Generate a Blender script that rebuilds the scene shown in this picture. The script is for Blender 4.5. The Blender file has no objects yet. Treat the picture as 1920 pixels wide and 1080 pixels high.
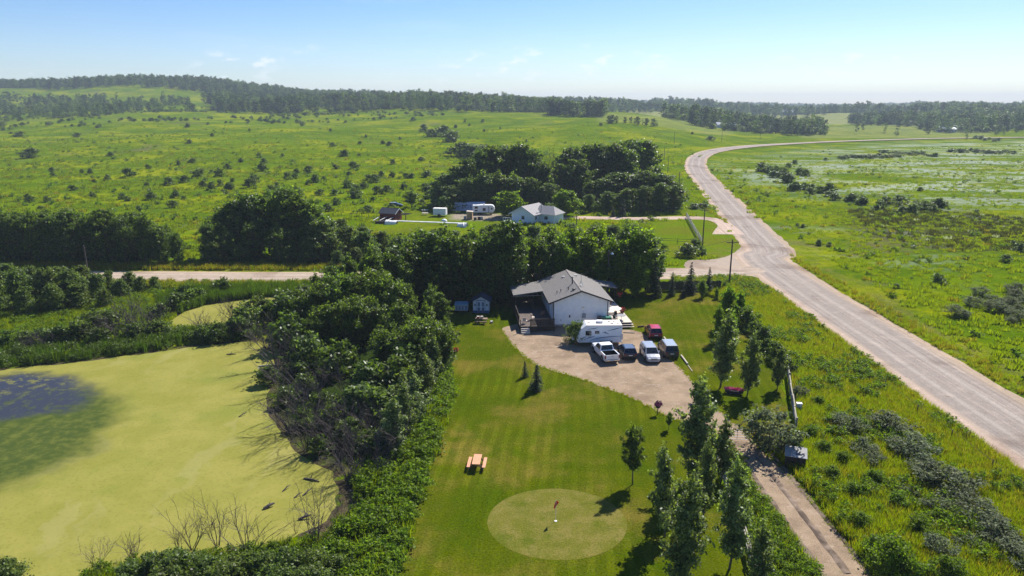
import bpy, bmesh, math, random
import numpy as np
from mathutils import Vector, Matrix, noise as mnoise
from mathutils.geometry import tessellate_polygon

R = math.radians
S = bpy.context.scene
COL = S.collection
rnd = random.Random(7)
rng = np.random.default_rng(7)

# ------------------------------------------------------------------ camera, sky, sun, exposure
CH, PITCH, FPX = 32.0, R(14.5), 1334.0
cam_d = bpy.data.cameras.new('camera'); cam = bpy.data.objects.new('camera', cam_d); COL.objects.link(cam)
cam.location = (0, 0, CH); cam.rotation_euler = (R(90) - PITCH, 0, 0)
cam_d.sensor_width = 36; cam_d.lens = FPX / 1920 * 36; cam_d.clip_start = .5; cam_d.clip_end = 20000
S.camera = cam
SUN_EL, SUN_AZ = R(44), R(34)            # azimuth from +Y towards +X
wd = bpy.data.worlds.new('World'); S.world = wd; wd.use_nodes = True
SKY_STRENGTH, SUN_STRENGTH, EXPOSURE = .068, 5.0, .85
sd = bpy.data.lights.new('sun', 'SUN'); sd.energy = SUN_STRENGTH; sd.angle = R(.5); sd.color = (1, .955, .88)
sun = bpy.data.objects.new('sun', sd); COL.objects.link(sun); sun.location = (60, 100, 90)
sdir = Vector((math.sin(SUN_AZ) * math.cos(SUN_EL), math.cos(SUN_AZ) * math.cos(SUN_EL), math.sin(SUN_EL)))
sun.rotation_euler = sdir.to_track_quat('Z', 'Y').to_euler()
vs = S.view_settings
vs.view_transform = 'Standard'; vs.look = 'None'; vs.exposure = EXPOSURE; vs.gamma = 1; vs.use_curve_mapping = False
S.render.engine = 'CYCLES'
cy = S.cycles
cy.max_bounces = 9; cy.diffuse_bounces = 6; cy.glossy_bounces = 2; cy.transmission_bounces = 2; cy.volume_bounces = 0
cy.transparent_max_bounces = 6; cy.caustics_reflective = False; cy.caustics_refractive = False
cy.sample_clamp_indirect = 6; cy.use_denoising = True


# ------------------------------------------------------------------ node helpers
def nd(t, typ, ins=None, **props):
    n = t.nodes.new(typ)
    for k, v in props.items(): setattr(n, k, v)
    for k, v in (ins or {}).items():
        if isinstance(v, bpy.types.NodeSocket): t.links.new(v, n.inputs[k])
        elif isinstance(v, bpy.types.Node): t.links.new(v.outputs[0], n.inputs[k])
        else:
            if isinstance(v, (tuple, list)) and len(v) == 3 and n.inputs[k].type == 'RGBA': v = (*v, 1)
            n.inputs[k].default_value = v
    return n

def mix(t, a, b, f, mode='MIX'):
    n = nd(t, 'ShaderNodeMix', data_type='RGBA', blend_type=mode)
    for i, v in ((0, f), (6, a), (7, b)):
        if isinstance(v, bpy.types.Node): v = v.outputs[0]
        if isinstance(v, bpy.types.NodeSocket): t.links.new(v, n.inputs[i])
        else: n.inputs[i].default_value = (*v, 1) if isinstance(v, (tuple, list)) and len(v) == 3 else v
    return n.outputs[2]

def math_(t, op, a, b=0.0, clamp=False):
    return nd(t, 'ShaderNodeMath', {0: a, 1: b}, operation=op, use_clamp=clamp).outputs[0]

def ramp(t, v, lo, hi):
    return nd(t, 'ShaderNodeMapRange', {0: v, 1: lo, 2: hi}, clamp=True, interpolation_type='SMOOTHSTEP').outputs[0]

def noise(t, vec, scale, detail=3, rough=.55, dist=0):
    return nd(t, 'ShaderNodeTexNoise', {'Vector': vec, 'Scale': scale, 'Detail': detail, 'Roughness': rough, 'Distortion': dist}).outputs[0]

def newmat(name):
    m = bpy.data.materials.new(name); m.use_nodes = True
    t = m.node_tree; t.nodes.clear()
    o = t.nodes.new('ShaderNodeOutputMaterial')
    return m, t, o

def principled(t, o, col, rough=.6, spec=.3, metal=0, bump=None, bstr=.3, bdist=.02, coat=0):
    b = nd(t, 'ShaderNodeBsdfPrincipled', {'Base Color': col, 'Roughness': rough, 'Specular IOR Level': spec, 'Metallic': metal, 'Coat Weight': coat})
    if bump is not None:
        bn = nd(t, 'ShaderNodeBump', {'Height': bump, 'Strength': bstr, 'Distance': bdist})
        t.links.new(bn.outputs[0], b.inputs['Normal'])
    t.links.new(b.outputs[0], o.inputs[0])
    return b

def pos(t): return nd(t, 'ShaderNodeNewGeometry').outputs['Position']
def objco(t): return nd(t, 'ShaderNodeTexCoord').outputs['Object']

MATS = {}
def mat(name, c1, c2=None, scale=4, rough=.6, spec=.3, metal=0, bump=0, coat=0, detail=4):
    """a surface with worn, uneven colour between c1 and c2"""
    if name in MATS: return MATS[name]
    m, t, o = newmat(name)
    c2 = c2 or tuple(x * .78 for x in c1)
    n1 = noise(t, objco(t), scale, detail)
    f = ramp(t, n1, .35, .68)
    principled(t, o, mix(t, c1, c2, f), rough, spec, metal, n1 if bump else None, bump, .02, coat)
    MATS[name] = m
    return m

# ------------------------------------------------------------------ sky
t = wd.node_tree; t.nodes.clear()
wo = t.nodes.new('ShaderNodeOutputWorld')
sky = nd(t, 'ShaderNodeTexSky', sky_type='NISHITA', sun_disc=False, sun_elevation=SUN_EL, sun_rotation=SUN_AZ,
         altitude=600, air_density=1.0, dust_density=.45, ozone_density=1.2)
gen = nd(t, 'ShaderNodeTexCoord').outputs['Generated']
sx = nd(t, 'ShaderNodeSeparateXYZ', {0: gen})
st = nd(t, 'ShaderNodeVectorMath', {0: gen, 1: (1, 1, 2.6)}, operation='MULTIPLY').outputs[0]
cn = noise(t, st, 26, 5, .55)
cbig = noise(t, st, 5, 2)
low = math_(t, 'MULTIPLY', ramp(t, sx.outputs[2], .022, .04), ramp(t, sx.outputs[2], .085, .055))
cm = math_(t, 'MULTIPLY', math_(t, 'MULTIPLY', ramp(t, cn, .53, .68), ramp(t, cbig, .46, .60)), low)
wisp = math_(t, 'MULTIPLY', ramp(t, noise(t, nd(t, 'ShaderNodeVectorMath', {0: gen, 1: (1, 1, 7)}, operation='MULTIPLY').outputs[0], 4, 5), .5, .75), .10)
cm2 = math_(t, 'ADD', math_(t, 'MULTIPLY', cm, .7), wisp, True)
skyh = nd(t, 'ShaderNodeHueSaturation', {'Saturation': 1.35, 'Color': sky.outputs[0]}).outputs[0]
skyh = mix(t, skyh, (.84, .915, 1.15), 1.0, 'MULTIPLY')
skyc = mix(t, skyh, (9.0, 9.3, 9.8), cm2)
bg = nd(t, 'ShaderNodeBackground', {0: skyc, 1: SKY_STRENGTH})
t.links.new(bg.outputs[0], wo.inputs[0])

# ------------------------------------------------------------------ terrain height, and where a line of sight meets it
def sstep(a, b, x):
    k = np.clip((x - a) / (b - a), 0, 1)
    return k * k * (3 - 2 * k)

HU = np.array([-1.2, -.72, -.58, -.45, -.33, -.2, -.08, 0, .1, .2, .35, .5, .7, 1.2])
HB = np.array([56, 52, 43, 33, 25, 26, 22, 15, 9, 6, 5, 6, 10, 10.])
def hgt(X, Y):
    X = np.asarray(X, float); Y = np.asarray(Y, float)
    Ys = np.maximum(Y, 1)
    u = np.clip(X / Ys, -1.2, 1.2)
    L = 1 - sstep(-.02, .40, u)
    a = np.clip((Y - 225) / 675, 0, 1.0) ** 1.25
    h = L * 20 * a
    h = h + np.interp(u, HU, HB) * sstep(900, 1550, Y)
    h = h + 8.5 * np.exp(-((u - .17) / .09) ** 2) * sstep(420, 800, Y) * (1 - sstep(1000, 1500, Y))
    w = sstep(230, 600, Y) * (1 - sstep(.05, .3, u) * (Y < 800))
    h = h + w * (1.6 * np.sin(X / 61 + Y / 97) + 1.1 * np.sin(X / 33 - Y / 47 + 1) + .9 * np.sin(Y / 29 + X / 120))
    f = sstep(800, 1500, Y)
    h = h + f * (10 * np.sin(X / 230 + Y / 390 + .6) + 7 * np.sin(X / 128 - Y / 260) + 5 * np.sin(X / 71 + Y / 170 + 2)) * (.45 + .55 * (1 - sstep(.1, .4, u)))
    return h

def hz(x, y): return float(hgt(x, y))

def ray(px, py):
    x = (px - 960) / FPX; v = (540 - py) / FPX
    return (x, math.cos(PITCH) + v * math.sin(PITCH), -math.sin(PITCH) + v * math.cos(PITCH))

def gp(px, py):
    """the ground point seen at a pixel of the 1920 x 1080 photograph"""
    dx, dy, dz = ray(px, py)
    tt = np.concatenate([np.arange(25, 400, 1.0), np.arange(400, 6000, 4.0)])
    z = CH + dz * tt - hgt(dx * tt, dy * tt)
    i = np.argmax(z < 0)
    if z[i] >= 0: i = len(tt) - 1
    if i == 0: k = tt[0]
    else: k = tt[i - 1] + (tt[i] - tt[i - 1]) * z[i - 1] / (z[i - 1] - z[i] + 1e-9)
    return (dx * k, dy * k)

def ctop(px, py, Y):
    """(x, z) of the point at distance Y seen at a pixel"""
    dx, dy, dz = ray(px, py); k = Y / dy
    return dx * k, CH + dz * k

# ------------------------------------------------------------------ object helpers
def tag(o, label=None, cat=None, group=None, kind=None):
    if label: o['label'] = label
    if cat: o['category'] = cat
    if group: o['group'] = group
    if kind: o['kind'] = kind
    return o

def thing(name, label, cat, loc=(0, 0, 0), rz=0, group=None):
    o = bpy.data.objects.new(name, None); COL.objects.link(o)
    o.empty_display_size = .3
    o.location = loc; o.rotation_euler = (0, 0, rz)
    return tag(o, label, cat, group)

def link(name, me, parent=None, loc=None, rot=None, scale=None):
    o = bpy.data.objects.new(name, me); COL.objects.link(o)
    if parent: o.parent = parent
    if loc: o.location = loc
    if rot: o.rotation_euler = rot
    if scale: o.scale = scale
    return o

def meshnp(name, V, F, m=None, smooth=False):
    V = np.asarray(V, np.float32); F = np.asarray(F, np.int32)
    me = bpy.data.meshes.new(name)
    me.vertices.add(len(V)); me.vertices.foreach_set('co', V.ravel())
    k = F.shape[1]
    me.loops.add(F.size); me.loops.foreach_set('vertex_index', F.ravel())
    me.polygons.add(len(F)); me.polygons.foreach_set('loop_start', np.arange(0, F.size, k, dtype=np.int32))
    if smooth: me.polygons.foreach_set('use_smooth', np.ones(len(F), bool))
    me.update(calc_edges=True)
    if m: me.materials.append(m)
    return me

class MB:
    """collects shapes for one mesh"""
    def __init__(s): s.v = []; s.f = []
    def add(s, vs_, fs):
        b = len(s.v); s.v += [tuple(x) for x in vs_]; s.f += [tuple(i + b for i in q) for q in fs]; return s
    def box(s, x0, x1, y0, y1, z0, z1, M=None):
        p = [Vector((x, y, z)) for z in (z0, z1) for y in (y0, y1) for x in (x0, x1)]
        if M: p = [M @ q for q in p]
        return s.add(p, [(0, 2, 3, 1), (4, 5, 7, 6), (0, 1, 5, 4), (2, 6, 7, 3), (0, 4, 6, 2), (1, 3, 7, 5)])
    def bar(s, a, b, w, h=None):
        """a square bar from a to b"""
        a, b = Vector(a), Vector(b); d = (b - a); L = d.length
        M = Matrix.Translation(a) @ d.to_track_quat('Z', 'Y').to_matrix().to_4x4()
        h = h or w
        return s.box(-w / 2, w / 2, -h / 2, h / 2, 0, L, M)
    def tube(s, pts, rad, n=6, cap=True):
        pts = [Vector(p) for p in pts]
        if not isinstance(rad, (list, tuple)): rad = [rad] * len(pts)
        ring = []
        for i, p in enumerate(pts):
            d = (pts[min(i + 1, len(pts) - 1)] - pts[max(i - 1, 0)])
            q = d.to_track_quat('Z', 'Y')
            ring.append([p + q @ Vector((math.cos(2 * math.pi * k / n) * rad[i], math.sin(2 * math.pi * k / n) * rad[i], 0)) for k in range(n)])
        fs = []
        for i in range(len(pts) - 1):
            for k in range(n):
                k2 = (k + 1) % n
                fs.append((i * n + k, i * n + k2, (i + 1) * n + k2, (i + 1) * n + k))
        if cap:
            fs.append(tuple(range(n))[::-1]); fs.append(tuple((len(pts) - 1) * n + k for k in range(n)))
        return s.add([v for r in ring for v in r], fs)
    def lathe(s, prof, n=14, c=(0, 0, 0), axis='Z', sy=1):
        vs_ = []
        for r, z in prof:
            for k in range(n):
                a = 2 * math.pi * k / n
                p = (r * math.cos(a), r * math.sin(a) * sy, z)
                if axis == 'X': p = (p[2], p[0], p[1])
                if axis == 'Y': p = (p[0], p[2], p[1])
                vs_.append((p[0] + c[0], p[1] + c[1], p[2] + c[2]))
        fs = [(i * n + k, i * n + (k + 1) % n, (i + 1) * n + (k + 1) % n, (i + 1) * n + k) for i in range(len(prof) - 1) for k in range(n)]
        fs.append(tuple(range(n))[::-1]); fs.append(tuple((len(prof) - 1) * n + k for k in range(n)))
        return s.add(vs_, fs)
    def prism(s, poly, x0, x1, plane='YZ'):
        """poly in a plane, extruded along the third axis from x0 to x1"""
        def P(a, b, c):
            return {'YZ': (c, a, b), 'XZ': (a, c, b), 'XY': (a, b, c)}[plane]
        n = len(poly)
        vs_ = [P(a, b, x0) for a, b in poly] + [P(a, b, x1) for a, b in poly]
        fs = [tuple(range(n))[::-1], tuple(range(n, 2 * n))] + [(i, (i + 1) % n, n + (i + 1) % n, n + i) for i in range(n)]
        return s.add(vs_, fs)
    def quad(s, *p): return s.add(p, [tuple(range(len(p)))])
    def mesh(s, name, m, smooth=False, bevel=0):
        me = bpy.data.meshes.new(name); me.from_pydata(s.v, [], s.f)
        bm = bmesh.new(); bm.from_mesh(me)
        bmesh.ops.recalc_face_normals(bm, faces=bm.faces)
        if bevel:
            bmesh.ops.bevel(bm, geom=[e for e in bm.edges if len(e.link_faces) == 2 and e.calc_face_angle(0) > .5], offset=bevel, segments=2, affect='EDGES', profile=.6)
        bm.to_mesh(me); bm.free()
        if smooth:
            me.polygons.foreach_set('use_smooth', [True] * len(me.polygons))
        me.materials.append(m)
        return me
    def obj(s, name, m, parent=None, smooth=False, bevel=0, **kw):
        return link(name, s.mesh(name, m, smooth, bevel), parent, **kw)

def copy_tree(o, parent=None):
    c = o.copy(); COL.objects.link(c)
    if parent: c.parent = parent
    for ch in list(o.children): copy_tree(ch, c)
    return c

ONES = 'zeroth first second third fourth fifth sixth seventh eighth ninth tenth eleventh twelfth thirteenth fourteenth fifteenth sixteenth seventeenth eighteenth nineteenth twentieth'.split()
TENS = {20: 'twenty', 30: 'thirty', 40: 'forty', 50: 'fifty', 60: 'sixty'}
def ordw(n):
    if n <= 20: return ONES[n]
    d, u = n // 10 * 10, n % 10
    return (TENS[d] + '-' + ONES[u]) if u else {30: 'thirtieth', 40: 'fortieth', 50: 'fiftieth', 60: 'sixtieth'}[d]

def label_rows(objs, desc, rows, end, key=lambda o: o.location.x, depth=lambda o: o.location.y):
    """each thing's place in its row, counted from a named end; rows = [(upper limit of distance, row name)]"""
    lo = -1e9
    for hi, rn in rows:
        r = sorted([o for o in objs if lo <= depth(o) < hi], key=key); lo = hi
        for i, o in enumerate(r):
            d = desc(o) if callable(desc) else desc
            o['label'] = f"{d}, {ordw(i + 1)} from {end}{', ' + rn if rn else ''}"

# ------------------------------------------------------------------ region helpers
def smooth_poly(pts, n=6, closed=True):
    P = [Vector((p[0], p[1], 0)) for p in pts]; out = []; m = len(P)
    for i in range(m if closed else m - 1):
        g = (lambda k: P[k % m]) if closed else (lambda k: P[min(max(k, 0), m - 1)])
        p0, p1, p2, p3 = g(i - 1), g(i), g(i + 1), g(i + 2)
        for j in range(n):
            s = j / n
            q = .5 * ((2 * p1) + (p2 - p0) * s + (2 * p0 - 5 * p1 + 4 * p2 - p3) * s * s + (3 * p1 - p0 - 3 * p2 + p3) * s ** 3)
            out.append((q.x, q.y))
    if not closed: out.append((P[-1].x, P[-1].y))
    return out

def rough_poly(pts, step=.5, amp=.25, sc=.7):
    out = []; n = len(pts)
    for i in range(n):
        a, b = Vector(pts[i]), Vector(pts[(i + 1) % n]); L = (b - a).length; k = max(1, int(L / step))
        nrm = Vector((-(b - a).y, (b - a).x)) / max(L, 1e-6)
        for j in range(k):
            p = a.lerp(b, j / k)
            w = mnoise.noise((p.x * sc, p.y * sc, 3.1)) + .5 * mnoise.noise((p.x * sc * 3, p.y * sc * 3, 7.7))
            q = p + nrm * amp * w
            out.append((q.x, q.y))
    return out

def inside(poly, X, Y):
    X = np.asarray(X); Y = np.asarray(Y); c = np.zeros(X.shape, bool); n = len(poly); j = n - 1
    for i in range(n):
        xi, yi = poly[i]; xj, yj = poly[j]
        k = ((yi > Y) != (yj > Y)) & (X < (xj - xi) * (Y - yi) / (yj - yi + 1e-12) + xi)
        c ^= k; j = i
    return c

def edge_dist(poly, X, Y):
    X = np.asarray(X, float); Y = np.asarray(Y, float); d = np.full(X.shape, 1e9)
    for i in range(len(poly)):
        x0, y0 = poly[i]; x1, y1 = poly[(i + 1) % len(poly)]
        dx, dy = x1 - x0, y1 - y0
        k = np.clip(((X - x0) * dx + (Y - y0) * dy) / (dx * dx + dy * dy + 1e-9), 0, 1)
        d = np.minimum(d, np.hypot(X - x0 - k * dx, Y - y0 - k * dy))
    return d

def sheet(name, poly, z, m):
    tri = tessellate_polygon([[Vector((x, y, 0)) for x, y in poly]])
    V = [(x, y, z + hz(x, y)) for x, y in poly]
    me = bpy.data.meshes.new(name); me.from_pydata(V, [], [tuple(q) for q in tri])
    bm = bmesh.new(); bm.from_mesh(me)
    for f in bm.faces:
        f.normal_update()
        if f.normal.z < 0: f.normal_flip()
    bm.to_mesh(me); bm.free()
    me.materials.append(m)
    return tag(link(name, me), kind='structure')

def pix(pts): return [gp(*p) for p in pts]
# ------------------------------------------------------------------ outlines on the ground
POND = smooth_poly(pix([(0, 694), (120, 682), (230, 668), (330, 655), (410, 645), (475, 640), (520, 650), (510, 700), (500, 760), (540, 830), (590, 870), (628, 893), (634, 930), (606, 975), (560, 1002), (490, 1028), (380, 1045), (250, 1060), (120, 1110), (0, 1180), (-320, 1150), (-420, 760)]), 5)
POND2 = smooth_poly(pix([(318, 606), (345, 585), (400, 570), (470, 560), (540, 556), (575, 566), (545, 582), (490, 600), (420, 614), (350, 618)]), 5)
LAWN = pix([(735, 1130), (765, 1020), (785, 930), (822, 830), (852, 730), (848, 660), (840, 590), (900, 575), (1000, 560), (1100, 545), (1200, 540), (1290, 543), (1345, 560), (1385, 600), (1440, 668), (1472, 740), (1486, 815), (1470, 838), (1395, 838), (1340, 842), (1350, 900), (1390, 1000), (1420, 1130)])
YARD = smooth_poly(pix([(943, 622), (950, 612), (985, 606), (1040, 606), (1110, 622), (1180, 618), (1212, 628), (1240, 655), (1268, 682), (1300, 715), (1322, 742), (1352, 770), (1400, 815), (1442, 856), (1502, 912), (1566, 992), (1628, 1072), (1700, 1160), (1580, 1160), (1532, 1078), (1476, 996), (1420, 925), (1388, 862), (1358, 822), (1318, 800), (1266, 787), (1216, 762), (1160, 737), (1080, 708), (1010, 686), (975, 662)]), 4)
GREEN_C, GREEN_R = (3.55, 49.9), (5.5, 4.95)
MEADOW_YARD = pix([(690, 432), (720, 405), (760, 396), (860, 396), (940, 396), (950, 425), (900, 445), (760, 440)])
NLAWN = pix([(1225, 415), (1300, 412), (1345, 418), (1375, 440), (1392, 462), (1370, 478), (1290, 484), (1225, 482)])
NLAWN2 = pix([(1285, 392), (1330, 388), (1345, 402), (1290, 404)])
NDRIVE = [(300, 402), (0, 0)]

road_c = [(51.6, 20), (51.6, 60), (51.8, 90), (52.2, 125), (53.8, 150)]
rc_pix = [((1397, 470), (1487, 470)), ((1372, 425), (1432, 425)), ((1338, 382), (1388, 382)), ((1303, 342), (1350, 342)), ((1287, 322), (1330, 322)), ((1283, 308), (1326, 308)), ((1288, 295), (1332, 296)), ((1310, 284.5), (1352, 286.5)), ((1350, 277), (1395, 279.5)), ((1410, 271.5), (1450, 274.5)), ((1490, 267.2), (1530, 270.2)), ((1600, 262.8), (1635, 265.8)), ((1750, 259.0), (1775, 261.8)), ((1930, 257.0), (1945, 259.6))]
LE, RE = [], []
for (x, y) in road_c:
    LE.append((x - 5.6, y)); RE.append((x + 5.6, y))
for a, b in rc_pix:
    LE.append(gp(*a)); RE.append(gp(*b))
cl = []
for a, b in zip(LE, RE):
    m_ = ((a[0] + b[0]) / 2, (a[1] + b[1]) / 2); cl.append(m_)
cl.append((cl[-1][0] + 260, cl[-1][1] + 60)); cl.append((cl[-1][0] + 500, cl[-1][1] + 60))
MAIN_C = smooth_poly(cl, 14, False)

def strip(name, center, hw, z, m, jag=.5, zslope=0.0):
    """a road laid along a centre line, u across and v along stored as uv"""
    V, F, UV = [], [], []
    n = len(center); k = 9; dist = 0
    for i, (x, y) in enumerate(center):
        a = Vector(center[max(i - 1, 0)]); b = Vector(center[min(i + 1, n - 1)]); d = (b - a).normalized(); nr = Vector((d.y, -d.x))
        if i: dist += (Vector((x, y)) - Vector(center[i - 1])).length
        w = (hw(dist) if callable(hw) else hw) + (.0 if jag < .3 else .12)
        for j in range(k):
            s = j / (k - 1) * 2 - 1
            e = w * s
            if j in (0, k - 1): e += jag * s * (mnoise.noise((x * .5, y * .5, j)) + .6 * mnoise.noise((x * 1.7, y * 1.7, j)))
            p = Vector((x, y)) + nr * e
            zz = hz(p.x, p.y) + z + zslope * max(0, y - 240) + (.05 * (1 - s * s))
            V.append((p.x, p.y, zz)); UV.append((s * w, dist))
        if i:
            for j in range(k - 1):
                q = (i - 1) * k + j
                F.append((q, q + 1, q + k + 1, q + k))
    me = bpy.data.meshes.new(name); me.from_pydata(V, [], F)
    uv = me.uv_layers.new(name='uv')
    for lp in me.loops: uv.data[lp.index].uv = UV[lp.vertex_index]
    me.materials.append(m)
    for p in me.polygons:
        if p.normal.z < 0: p.flip()
    return tag(link(name, me), kind='structure')

def dense(c, step):
    out = [c[0]]
    for a, b in zip(c, c[1:]):
        L = math.hypot(b[0] - a[0], b[1] - a[1]); k = max(1, int(L / step))
        out += [(a[0] + (b[0] - a[0]) * j / k, a[1] + (b[1] - a[1]) * j / k) for j in range(1, k + 1)]
    return out

# ------------------------------------------------------------------ ground materials
def gnd_meadow():
    m, t, o = newmat('meadow_ground')
    p = pos(t)
    A = lambda n: nd(t, 'ShaderNodeAttribute', attribute_name=n).outputs['Fac']
    big = noise(t, p, .012, 3); mid = noise(t, p, .055, 4, .6); sm = noise(t, p, .35, 4, .65); fine = noise(t, p, 2.6, 3, .7)
    c = mix(t, (.118, .178, .001), (.072, .128, .001), ramp(t, mid, .35, .62))
    c = mix(t, c, (.215, .240, .002), math_(t, 'MULTIPLY', ramp(t, noise(t, p, .026, 5, .7), .47, .62), .9))
    c = mix(t, c, (.150, .130, .062), math_(t, 'MULTIPLY', ramp(t, noise(t, p, .019, 5, .72), .56, .70), .7))
    c = mix(t, c, (.18, .19, .13), math_(t, 'MULTIPLY', ramp(t, noise(t, p, .11, 4, .7), .60, .72), .45))
    c = mix(t, c, (.035, .075, .010), math_(t, 'MULTIPLY', ramp(t, sm, .52, .72), .62))
    c = mix(t, c, (.05, .10, .010), math_(t, 'MULTIPLY', ramp(t, big, .55, .7), .5))
    c = mix(t, c, mix(t, (.105, .165, .004), (.135, .150, .012), ramp(t, mid, .4, .62)), math_(t, 'MULTIPLY', A('mown'), .85))
    c = mix(t, c, (.062, .072, .016), math_(t, 'MULTIPLY', A('sedge'), ramp(t, noise(t, p, .07, 5, .65), .36, .56)))  # mask tints the marsh ground dark olive
    cot = math_(t, 'MULTIPLY', A('cotton'), ramp(t, noise(t, nd(t, 'ShaderNodeVectorMath', {0: p, 1: (.6, 1.3, 1)}, operation='MULTIPLY').outputs[0], .035, 6, .72), .44, .60))
    c = mix(t, c, (.34, .38, .31), math_(t, 'MULTIPLY', cot, .75))
    c = mix(t, c, (.24, .25, .09), math_(t, 'MULTIPLY', A('field'), .85))
    c = mix(t, c, (.12, .095, .05), math_(t, 'MULTIPLY', A('bare'), ramp(t, sm, .40, .55)))
    c = mix(t, c, (.30, .25, .19), math_(t, 'MULTIPLY', A('dirt'), ramp(t, sm, .25, .5)))
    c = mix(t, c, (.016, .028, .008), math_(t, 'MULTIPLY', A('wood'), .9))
    c = mix(t, c, (.155, .15, .035), math_(t, 'MULTIPLY', A('verge'), ramp(t, noise(t, p, .25, 4, .7), .40, .65)))
    c = mix(t, c, (.070, .055, .035), math_(t, 'MULTIPLY', A('mud'), ramp(t, sm, .36, .5)))
    v = mix(t, c, (.55, .55, .55), 1.0, 'MULTIPLY'); c = mix(t, v, c, ramp(t, fine, .30, .60))
    h = math_(t, 'ADD', fine, math_(t, 'MULTIPLY', sm, 3.0))
    principled(t, o, c, .95, .0, 0, h, .6, .25)
    return m

def gnd_lawn():
    m, t, o = newmat('mown_lawn')
    p = pos(t); s = nd(t, 'ShaderNodeSeparateXYZ', {0: p})
    wob = math_(t, 'MULTIPLY', noise(t, p, .15, 2), .9)
    st = math_(t, 'SINE', math_(t, 'MULTIPLY', math_(t, 'ADD', math_(t, 'ADD', s.outputs[0], math_(t, 'MULTIPLY', s.outputs[1], -.10)), wob), 4.6))
    near = ramp(t, noise(t, p, .06, 2), .38, .6)
    c = mix(t, (.052, .078, .0015), (.080, .095, .003), ramp(t, noise(t, p, .16, 4, .6), .32, .66))
    c = mix(t, c, (.150, .118, .022), math_(t, 'MULTIPLY', ramp(t, noise(t, p, .11, 5, .65), .46, .68), .85))
    c = mix(t, c, (.046, .084, .001), math_(t, 'MULTIPLY', ramp(t, noise(t, p, .4, 4, .7), .52, .70), .6))
    c = mix(t, c, mix(t, c, (1.45, 1.40, 1.4), 1, 'MULTIPLY'), math_(t, 'MULTIPLY', math_(t, 'MULTIPLY', ramp(t, st, -.3, .7), math_(t, 'ADD', near, .15, True)), .6))
    fine = noise(t, p, 5.5, 4, .75)
    c = mix(t, mix(t, c, (.50, .55, .5), 1, 'MULTIPLY'), mix(t, c, (1.15, 1.15, 1.1), 1, 'MULTIPLY'), ramp(t, fine, .30, .66))
    principled(t, o, c, .9, .0, 0, fine, .8, .08)
    return m

def gnd_green():
    m, t, o = newmat('putting_turf')
    p = pos(t)
    c = mix(t, (.125, .128, .018), (.180, .155, .040), ramp(t, noise(t, p, .55, 5, .65), .36, .66))
    c = mix(t, c, (.085, .108, .010), math_(t, 'MULTIPLY', ramp(t, noise(t, p, .33, 5, .7), .50, .66), .85))
    fine = noise(t, p, 7, 4, .75)
    c = mix(t, mix(t, c, (.62, .64, .6), 1, 'MULTIPLY'), mix(t, c, (1.1, 1.1, 1.1), 1, 'MULTIPLY'), ramp(t, fine, .30, .68))
    principled(t, o, c, .9, .0, 0, fine, .6, .04)
    return m

def gnd_gravel():
    m, t, o = newmat('yard_gravel')
    p = pos(t)
    c = mix(t, (.325, .240, .162), (.225, .163, .110), ramp(t, noise(t, p, .3, 5, .65), .38, .66))
    c = mix(t, c, (.40, .31, .24), math_(t, 'MULTIPLY', ramp(t, noise(t, p, .8, 5, .7), .52, .70), .7))
    c = mix(t, c, (.15, .155, .045), math_(t, 'MULTIPLY', ramp(t, noise(t, p, .22, 5, .75), .60, .72), .6))
    fine = noise(t, p, 9, 4, .8)
    c = mix(t, mix(t, c, (.6, .58, .56), 1, 'MULTIPLY'), c, ramp(t, fine, .28, .58))
    principled(t, o, c, .95, .05, 0, fine, .7, .05)
    return m

def gnd_road(name, base, tan, hw, ruts):
    m, t, o = newmat(name)
    uv = nd(t, 'ShaderNodeUVMap', uv_map='uv').outputs[0]
    s = nd(t, 'ShaderNodeSeparateXYZ', {0: uv}); p = pos(t)
    st = nd(t, 'ShaderNodeVectorMath', {0: uv, 1: (1.6, .035, 1)}, operation='MULTIPLY').outputs[0]
    streak = noise(t, st, 1.4, 5, .65)
    wob = nd(t, 'ShaderNodeVectorMath', {0: uv, 1: (.05, .03, 1)}, operation='MULTIPLY').outputs[0]
    u = math_(t, 'ADD', s.outputs[0], math_(t, 'MULTIPLY', math_(t, 'SUBTRACT', noise(t, wob, 1, 2), .5), 1.2))
    edge = ramp(t, math_(t, 'ABSOLUTE', u), hw * .58, hw * .95)
    c = mix(t, base, tan, edge)
    c = mix(t, c, mix(t, c, (1.28, 1.25, 1.22), 1, 'MULTIPLY'), ramp(t, streak, .46, .66))
    c = mix(t, c, mix(t, c, (.74, .73, .74), 1, 'MULTIPLY'), math_(t, 'MULTIPLY', ramp(t, streak, .44, .30), .8))
    for r, w, col in ruts:
        d = math_(t, 'ABSOLUTE', math_(t, 'SUBTRACT', u, r))
        c = mix(t, c, col, math_(t, 'MULTIPLY', ramp(t, d, w, 0), math_(t, 'MULTIPLY', ramp(t, noise(t, st, .9, 3), .2, .55), .95)))
    c = mix(t, c, mix(t, c, (.72, .68, .66), 1, 'MULTIPLY'), ramp(t, noise(t, p, .09, 4), .52, .68))
    c = mix(t, c, mix(t, c, (1.22, 1.2, 1.17), 1, 'MULTIPLY'), ramp(t, noise(t, p, .55, 5, .75), .50, .68))
    c = mix(t, c, mix(t, c, (.80, .77, .75), 1, 'MULTIPLY'), ramp(t, noise(t, p, .8, 5, .75), .54, .70))
    fine = noise(t, p, 7, 4, .8)
    c = mix(t, mix(t, c, (.66, .65, .64), 1, 'MULTIPLY'), c, ramp(t, fine, .28, .55))
    principled(t, o, c, .95, .05, 0, fine, .6, .05)
    return m

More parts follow.
